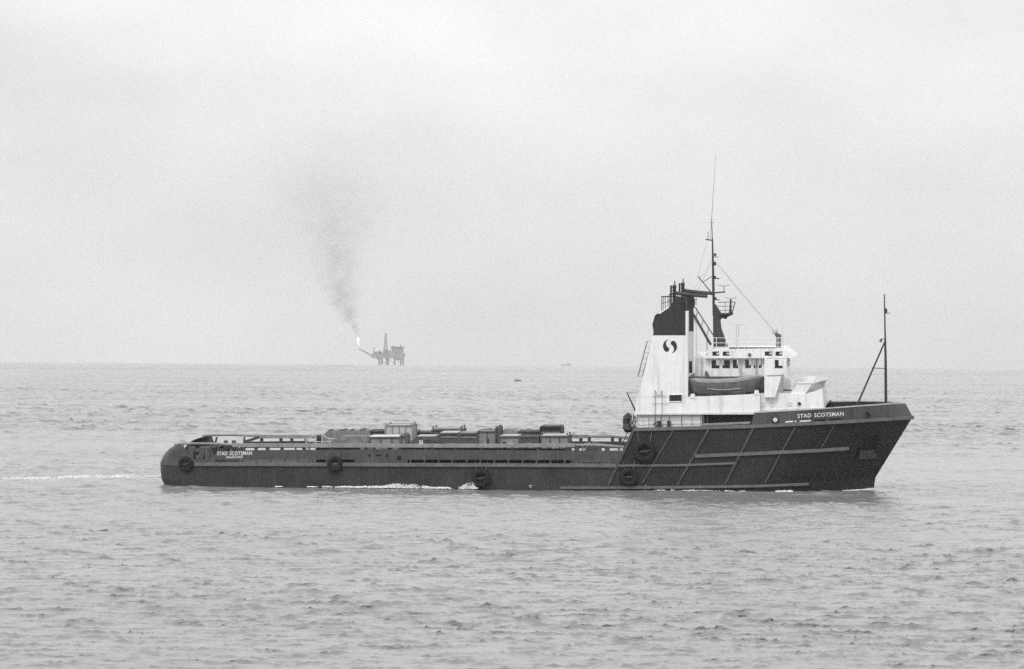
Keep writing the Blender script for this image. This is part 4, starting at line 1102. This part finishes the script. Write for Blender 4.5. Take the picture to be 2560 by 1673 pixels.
# rope heap forward of the cargo
rh = MB(); c = P(1478, 1125, -4.6); zb_ = zd(c.x)+0.02
for k in range(46):
    a = random.uniform(0, 6.28); hx = random.uniform(-0.3, 0.3); top_z = P(1480, 1103 + 5*abs(hx)/0.3, -4.6).z
    cx = c.x + random.uniform(-0.45, 0.55); pts = []
    for t in np.linspace(0, math.pi, 9):
        pts.append((cx + 0.5*math.cos(t)*random.uniform(0.5, 1.1)*(1 if k % 2 else 0.5), -4.6+random.uniform(-0.5, 0.5)*math.sin(t), zb_ + (top_z-zb_)*math.sin(t)**0.7*random.uniform(0.82, 1.0)))
    rh.tube(pts, 0.035, 5)
o = rh.build('rope_heap', M_ROPE, base=(c.x, -4.6, zb_)); tag(o, 'pale heap of coiled rope on deck between cargo and forecastle', 'rope')
rh = MB(); c = P(562, 1118, -4.2); zb_ = zd(c.x)+0.02; top_z = P(562, 1108, -4.2).z
for k in range(40):
    cx = c.x + random.uniform(-0.8, 0.9); pts = []
    for t in np.linspace(0, math.pi, 9):
        pts.append((cx + 0.6*math.cos(t)*random.uniform(0.5, 1.1), -4.2+random.uniform(-0.7, 0.7)*math.sin(t), zb_ + (top_z-zb_)*math.sin(t)**0.6*random.uniform(0.7, 1.0)))
    rh.tube(pts, 0.06, 5)
o = rh.build('chain_heap', M_DGREY, base=(c.x, -4.2, zb_)); tag(o, 'dark heap of chain lying on deck above the stern name', 'chain')
# canvas bundle lashed at the ladder head
bd = empty('canvas_bundle', P(1562, 1080, -5.6)); tag(bd, 'dark canvas-covered bundle lashed by the ladder at the forecastle break', 'bundle')
b = MB(); rr = []
for (yy, xa, xb) in ((1032, 1568, 1572), (1036, 1563, 1576), (1042, 1558, 1577), (1050, 1556.5, 1576), (1058, 1557.5, 1575), (1064, 1557.5, 1577), (1069, 1556, 1582), (1075, 1558, 1584), (1081, 1563, 1577)):
    ca = P((xa+xb)/2, yy, -5.6); r_ = (xb-xa)/2*PXM
    rr.append([(ca.x + r_*math.cos(t)*(1+0.08*math.sin(5*t+yy)), -5.6 + 0.55*r_/0.3*math.sin(t), ca.z) for t in [2*math.pi*k/16 for k in range(16)]])
b.grid(rr, close=True); b.add(rr[0], [tuple(range(16))]); b.add(rr[-1], [tuple(range(15, -1, -1))]); b.build('canvas', M_BLACK, bd, smooth=True)
b = MB()
for yy, xa, xb in ((1046, 1557, 1574), (1063, 1557, 1573)): b.tube([P(xa, yy, -6.1), P(xb, yy-2, -6.1)], 0.03, 5)
b.build('lashing', M_GREY, bd)

# ================================================================== foam along the hull and the wake (uncountable froth)
def froth(name, segs, n_per, gate, size, ma):
    """small irregular lumps heaped along a line on the water"""
    mb = MB(); vs = []; fs = []
    n_per *= 2.2; size *= 0.72
    ico = [Vector(v) for v in ((0,0,1),(0.89,0,0.45),(0.28,0.85,0.45),(-0.72,0.53,0.45),(-0.72,-0.53,0.45),(0.28,-0.85,0.45),(0.72,0.53,-0.45),(-0.28,0.85,-0.45),(-0.89,0,-0.45),(-0.28,-0.85,-0.45),(0.72,-0.53,-0.45))]
    fc = [(0,1,2),(0,2,3),(0,3,4),(0,4,5),(0,5,1),(1,6,2),(2,7,3),(3,8,4),(4,9,5),(5,10,1),(2,6,7),(3,7,8),(4,8,9),(5,9,10),(1,10,6)]
    for (a, b, ha, hb_, spread) in segs:
        ln = (Vector(b)-Vector(a)).length
        for k in range(int(n_per*ln*(0.3+spread))):
            t = random.random(); p = Vector(a).lerp(Vector(b), t); h = ha+(hb_-ha)*t
            if gate and math.sin(p.x*1.7)+math.sin(p.x*0.61+2)+math.sin(p.x*4.3) < random.uniform(-gate, gate): continue
            h *= 0.8 + 0.3*math.sin(p.x*2.1)*math.sin(p.x*0.83+1)
            z = max(0.02, h*random.uniform(0.75, 1.15))*random.random()**1.5; y = random.gauss(0, spread)
            r_ = size*random.uniform(0.3, 1.0)*(1 - 0.45*min(1, z/max(h, 0.05)))
            c_ = p + Vector((random.uniform(-0.1, 0.1), y, z))
            kk = len(vs); st = Vector((random.uniform(0.8, 1.9), random.uniform(0.8, 1.9), random.uniform(0.4, 0.9)))
            vs += [tuple(c_ + Vector((q.x*st.x, q.y*st.y, q.z*st.z))*r_*random.uniform(0.75, 1.2)) for q in ico]; fs += [tuple(i+kk for i in f) for f in fc]
    mb.add(vs, fs); o = mb.build(name, ma, smooth=True, base=Vector(segs[0][0]), frame=Matrix.Identity(4)); return o
M_FOAM = mat('sea_foam', 0.88, 0.8, 0.08, 4.0, 0.2)
def side(px, out=0.15):
    """point on the water just off the ship's near side"""
    p = P(px, 1225, -B - out); q = SHIP @ p; d = SHIP @ Vector((p.x, -B-out, 0)); return Vector((d.x, d.y, 0.0))
S = [(side(690, .5), side(706, .5), 0.06, 0.06, 0.10), (side(770, .5), side(825, .5), 0.08, 0.16, 0.10), (side(825, .6), side(930, .6), 0.06, 0.20, 0.14), (side(930, .6), side(1010, .7), 0.24, 0.42, 0.22), (side(1010, .7), side(1080, .7), 0.42, 0.28, 0.22), (side(1080, .6), side(1142, .6), 0.22, 0.10, 0.14), (side(1142, .5), side(1186, .4), 0.16, 0.62, 0.2), (side(1180, .5), side(1193, .4), 0.50, 0.15, 0.2)]
tag(froth('hull_foam', S, 700, 2.2, 0.075, M_FOAM), 'white foam boiling along the waterline amidships', 'foam', kind='stuff')
def sea_pt(px, py):
    d = ray(px, py); t = CAM.z/-d.z; return CAM + d*t
def wl(px, out=0.25):
    p = settle(px, 1224, lambda u, z: hb(u, 0.2)); q = SHIP @ Vector((p.x, -hb(p.x, 0.2)-out, 0)); return Vector((q.x, q.y, 0.0))
S = [(wl(1640), wl(1662), 0.10, 0.14, 0.10), (wl(1678), wl(1700), 0.16, 0.14, 0.12), (wl(1700), wl(1800), 0.12, 0.08, 0.10), (wl(1815), wl(1835), 0.12, 0.06, 0.12), (wl(1850), wl(1862), 0.06, 0.06, 0.1), (wl(1940), wl(1980, 1.0), 0.10, 0.30, 0.3), (wl(2110), wl(2184), 0.05, 0.20, 0.15), (wl(1000), wl(1001), 0.05, 0.05, 0.1)]
tag(froth('bow_foam', S, 330, 2.2, 0.07, M_FOAM), 'thin broken white foam along the dark bow', 'foam', kind='stuff')
S = [(sea_pt(0, 1196), sea_pt(150, 1194), 0.08, 0.10, 3.0), (sea_pt(150, 1193.5), sea_pt(330, 1191.5), 0.12, 0.14, 2.6), (sea_pt(200, 1192), sea_pt(320, 1191), 0.19, 0.19, 1.2), (sea_pt(330, 1193), sea_pt(402, 1192), 0.05, 0.08, 1.6), (sea_pt(397, 1193), sea_pt(409, 1193), 0.75, 0.5, 0.5)]
tag(froth('wake_foam', S, 44, 3.2, 0.062, M_FOAM), 'thin white streak of wake trailing astern on the left', 'wake', kind='stuff')

# ================================================================== far things: oil platform, flare smoke, buoy, distant ship
def sea_at(px, dist):
    d = ray(px, 905); x_ = d.x/d.y*dist; return Vector((x_, dist, -(x_*x_+dist*dist)/(2*RE)))
RD = 8400.0; rb = sea_at(970, RD); k_ = RD/F
RIGF = Matrix.Translation(rb)
rig = empty('oil_platform', (0, 0, 0), RIGF); tag(rig, 'hazy oil platform on stilt legs with derrick and burning flare boom on the horizon', 'oil platform')
def rp_(px, py, y=0): return Vector(((px-970)*k_, y, (912.5-py)*k_))
def rbx(mb, x0, x1, y0, y1, d0, d1): a, b = rp_(x0, y0), rp_(x1, y1); mb.box((a.x, d0, a.z), (b.x, d1, b.z))
b = MB(); rbx(b, 931, 1010, 896, 884, -24, 24); rbx(b, 929, 936, 894, 886, -20, 20); b.build('main_deck', M_RIG, rig)
for (xa, xb, ya, yb, da, db_) in ((938, 946, 884, 879, -20, -6), (947, 953, 884, 877, -18, 4), (969, 977, 884, 876, -20, -2), (1008, 1012, 890, 884, -14, 10), (980, 990, 868, 865, -16, 0), (999, 1003, 868, 862.5, -6, -2), (943, 948, 899, 896, -18, 10), (991, 1003, 900, 896, -20, 14)):
    b = MB(); rbx(b, xa, xb, ya, yb, da, db_); b.build('module', M_RIG, rig)
for xa, xb in ((949, 969), (970, 987), (987, 1008)):
    b = MB(); b.tube([rp_(xa, 897, -19), rp_(xb, 909, -19)], 0.55, 5); b.build('leg_brace', M_RIG, rig)
b = MB(); rbx(b, 979, 1008, 884, 868, -20, 18); rbx(b, 976, 1012, 869, 867, -22, 20); rbx(b, 936, 958, 884, 881, -18, 18); b.build('living_quarters', M_RIG, rig)
for xx, hw, dd in ((949, 2.4, -20), (966, 1.8, 18), (970, 2.6, -20), (987, 1.7, -16), (1008, 1.9, -18), (954, 1.4, 20), (1001, 1.4, 20)):
    b = MB(); b.tube([rp_(xx+1, 926, dd), rp_(xx, 895, dd)], hw*k_, 10, r1=hw*k_*1.25); b.build('leg', M_RIG, rig)
b = MB()
for sx, sy in ((-1, -1), (1, -1), (1, 1), (-1, 1)): b.tube([(rp_(963.5, 884).x+sx*4.4, sy*4.4, rp_(0, 884).z), (rp_(964, 833).x+sx*0.8, sy*0.8, rp_(0, 833).z)], 0.85, 5)
for k in range(7):
    t = k/7; r1_ = 4.4-(3.6)*t; z1 = rp_(0, 884-51*t).z; z2 = rp_(0, 884-51*(t+1/7)).z; r2_ = 4.4-3.6*(t+1/7); xc = rp_(963.7, 0).x
    for sy in (-1, 1):
        b.tube([(xc-r1_, sy*r1_, z1), (xc+r2_, sy*r2_, z2)], 0.55, 4); b.tube([(xc+r1_, sy*r1_, z1), (xc-r2_, sy*r2_, z2)], 0.55, 4)
rbx(b, 959, 968, 884, 873, -5, 5)
b.build('derrick', M_RIG, rig)
b = MB()
for dd in (-1.6, 1.6): b.tube([rp_(932, 889, dd), rp_(897, 872, dd)], 0.7, 5); b.tube([rp_(932, 893, dd), rp_(897, 873, dd)], 0.6, 5)
for k in range(9): t = k/9; b.tube([rp_(932-35*t, 893-20*t, 0), rp_(928-35*t, 887-16*t, 0)], 0.35, 4)
fbm = b.build('flare_boom', M_RIG, rig)
b = MB(); b.tube([rp_(934, 885), rp_(934.5, 870)], 1.3, 6); b.tube([rp_(934, 872), rp_(937, 869)], 0.9, 5); b.build('crane', M_RIG, rig)
def emis(name, s):
    ma = bpy.data.materials.new(name); ma.use_nodes = True; n = ma.node_tree.nodes; n.clear(); o = n.new('ShaderNodeOutputMaterial'); e = n.new('ShaderNodeEmission'); e.inputs[1].default_value = s
    ma.node_tree.links.new(e.outputs[0], o.inputs[0]); return ma
b = MB(); rr = []
for yy, xa, xb in ((864, 896.5, 897.5), (859, 894, 898), (854, 892.3, 898.8), (849, 891.5, 899), (846, 892, 898), (843, 894.5, 896.5)):
    c_ = rp_((xa+xb)/2, yy); r_ = (xb-xa)/2*k_*0.68; rr.append([(c_.x+r_*math.cos(t)*(1+0.15*math.sin(3*t+yy)), r_*math.sin(t), c_.z) for t in [2*math.pi*j/12 for j in range(12)]])
b.grid(rr, close=True, flip=True); b.build('flame', emis('flame_light', 1.6), rig, smooth=True)

# flare smoke: one closed envelope filled with uneven dark volume
SMOKE_C = ((0, 0), (20, -8), (48, -22), (86, -36), (135, -48), (182, -50), (254, -52), (345, -85), (480, -120))
SMOKE_W = ((0, 3), (20, 10), (48, 23), (86, 37), (135, 50), (182, 62), (254, 92), (345, 132), (480, 175))
def smoke_mat():
    ma = bpy.data.materials.new('flare_smoke'); ma.use_nodes = True; t = ma.node_tree; n = t.nodes; l = t.links; n.clear()
    o = n.new('ShaderNodeOutputMaterial'); v = n.new('ShaderNodeVolumePrincipled')
    v.inputs['Color'].default_value = (0.18, 0.18, 0.18, 1)
    co = n.new('ShaderNodeTexCoord'); sx = n.new('ShaderNodeSeparateXYZ'); l.new(co.outputs['Object'], sx.inputs[0])
    def math_(op, a, b=None, c=None):
        q = n.new('ShaderNodeMath'); q.operation = op
        for i, x_ in enumerate((a, b, c)):
            if x_ is None: continue
            if isinstance(x_, (int, float)): q.inputs[i].default_value = x_
            else: l.new(x_, q.inputs[i])
        return q.outputs[0]
    z = sx.outputs[2]
    def curve(tab, lo, hi):
        rp = n.new('ShaderNodeValToRGB'); rp.color_ramp.interpolation = 'EASE'
        for k, (x_, v_) in enumerate(tab):
            e_ = rp.color_ramp.elements[k] if k < 2 else rp.color_ramp.elements.new(x_/480)
            e_.position = x_/480; g_ = (v_-lo)/(hi-lo); e_.color = (g_, g_, g_, 1)
        l.new(math_('DIVIDE', z, 480.0), rp.inputs[0])
        sp = n.new('ShaderNodeSeparateColor'); l.new(rp.outputs[0], sp.inputs[0])
        return math_('MULTIPLY_ADD', sp.outputs[0], hi-lo, lo)
    cx = curve(SMOKE_C, -130, 30)
    wid = curve(SMOKE_W, 0, 180)
    dx = math_('SUBTRACT', sx.outputs[0], cx)
    nx = math_('DIVIDE', dx, wid); ny = math_('DIVIDE', sx.outputs[1], wid)
    r2 = math_('ADD', math_('MULTIPLY', nx, nx), math_('MULTIPLY', ny, ny))
    core = math_('POWER', 2.718, math_('MULTIPLY', r2, -1.6))
    nz_ = n.new('ShaderNodeTexNoise'); nz_.inputs['Scale'].default_value = 0.035; nz_.inputs['Detail'].default_value = 5; nz_.inputs['Roughness'].default_value = 0.6
    l.new(co.outputs['Object'], nz_.inputs['Vector'])
    mr_ = n.new('ShaderNodeMapRange'); mr_.inputs[1].default_value = 0.36; mr_.inputs[2].default_value = 0.62; l.new(nz_.outputs['Fac'], mr_.inputs[0])
    fade = n.new('ShaderNodeMapRange'); fade.inputs[1].default_value = 470; fade.inputs[2].default_value = 20; fade.inputs[3].default_value = 0; fade.inputs[4].default_value = 1; l.new(z, fade.inputs[0])
    dil = math_('DIVIDE', 3.0, wid)
    d = math_('MULTIPLY', math_('MULTIPLY', core, mr_.outputs[0]), math_('MULTIPLY', fade.outputs[0], math_('POWER', dil, 0.92)))
    l.new(math_('MULTIPLY', d, 0.165), v.inputs['Density']); l.new(v.outputs[0], o.inputs['Volume'])
    return ma
b = MB(); rr = []; so_ = rp_(896, 845)
for z in (0, 20, 48, 86, 135, 182, 254, 345, 478):
    xc = float(np.interp(z, [t[0] for t in SMOKE_C], [t[1] for t in SMOKE_C])); r_ = float(np.interp(z, [t[0] for t in SMOKE_W], [t[1] for t in SMOKE_W]))*1.75 + 2
    rr.append([(so_.x+xc+r_*math.cos(t), r_*math.sin(t), so_.z+z) for t in [2*math.pi*j/20 for j in range(20)]])
b.grid(rr, close=True); b.add(rr[0], [tuple(range(19, -1, -1))]); b.add(rr[-1], [tuple(range(20))])
smk = b.build('smoke_plume', smoke_mat(), base=so_, frame=RIGF); tag(smk, 'thin dark smoke drifting up and left from the platform flare', 'smoke', kind='stuff')

# mooring buoy in the middle distance
BD = 1870.0; bb_ = sea_at(1294.5, BD); kb = BD/F; BF = Matrix.Translation(bb_)
by = empty('mooring_buoy', (0, 0, 0), BF); tag(by, 'small dark floating buoy with a low rail, alone on the water left of the funnel', 'buoy')
b = MB(); rr = []
for z, r_ in ((-0.4, 1.3), (0.0, 1.62), (0.5, 1.66), (0.62, 1.5)): rr.append([(r_*math.cos(t), r_*math.sin(t), z) for t in [2*math.pi*j/20 for j in range(20)]])
b.grid(rr, close=True); b.add(rr[-1], [tuple(range(20))]); b.build('float', M_BLACK, by)
b = MB()
for j in range(8): t = 2*math.pi*j/8; b.tube([(1.35*math.cos(t), 1.35*math.sin(t), 0.6), (1.35*math.cos(t), 1.35*math.sin(t), 1.25)], 0.06, 5)
b.tube([(1.35*math.cos(2*math.pi*j/20), 1.35*math.sin(2*math.pi*j/20), 1.25) for j in range(21)], 0.06, 5); b.tube([(-0.2, 0, 0.6), (-0.2, 0, 1.55)], 0.15, 6); b.build('rail', M_DGREY, by)
# distant ship, hull down
DD = 9800.0; db = sea_at(1415, DD); kd = DD/F; DF = Matrix.Translation(db)
ds = empty('distant_ship', (0, 0, 0), DF); tag(ds, 'tiny faint vessel low on the horizon right of the buoy', 'ship')
b = MB(); b.prism([(-12.5*kd, -1), (12*kd, -1), (14*kd, 5.5), (6*kd, 3.6), (-13*kd, 3.8)], -4, 4); b.build('hull', M_FARSHIP, ds)
b = MB(); b.box((3*kd, -3, 3.5), (8*kd, 3, 7.5)); b.box((4*kd, -2, 7.5), (6.5*kd, 2, 9)); b.build('deckhouse', M_FARSHIP, ds)

# ================================================================== haze: even air round everything
def haze():
    ma = bpy.data.materials.new('haze_air'); ma.use_nodes = True; n = ma.node_tree.nodes; n.clear(); o = n.new('ShaderNodeOutputMaterial'); v = n.new('ShaderNodeVolumePrincipled')
    v.inputs['Color'].default_value = (0.9, 0.9, 0.9, 1); v.inputs['Density'].default_value = 0.45e-4
    ma.node_tree.links.new(v.outputs[0], o.inputs['Volume'])
    b = MB(); b.box((-16500, -16500, -45), (16500, 16500, 580)); h = b.build('haze', ma, frame=Matrix.Identity(4)); tag(h, kind='stuff'); return h
haze()
for o in bpy.data.objects:
    for k in ('base', 'r'):
        if k in o: del o[k]
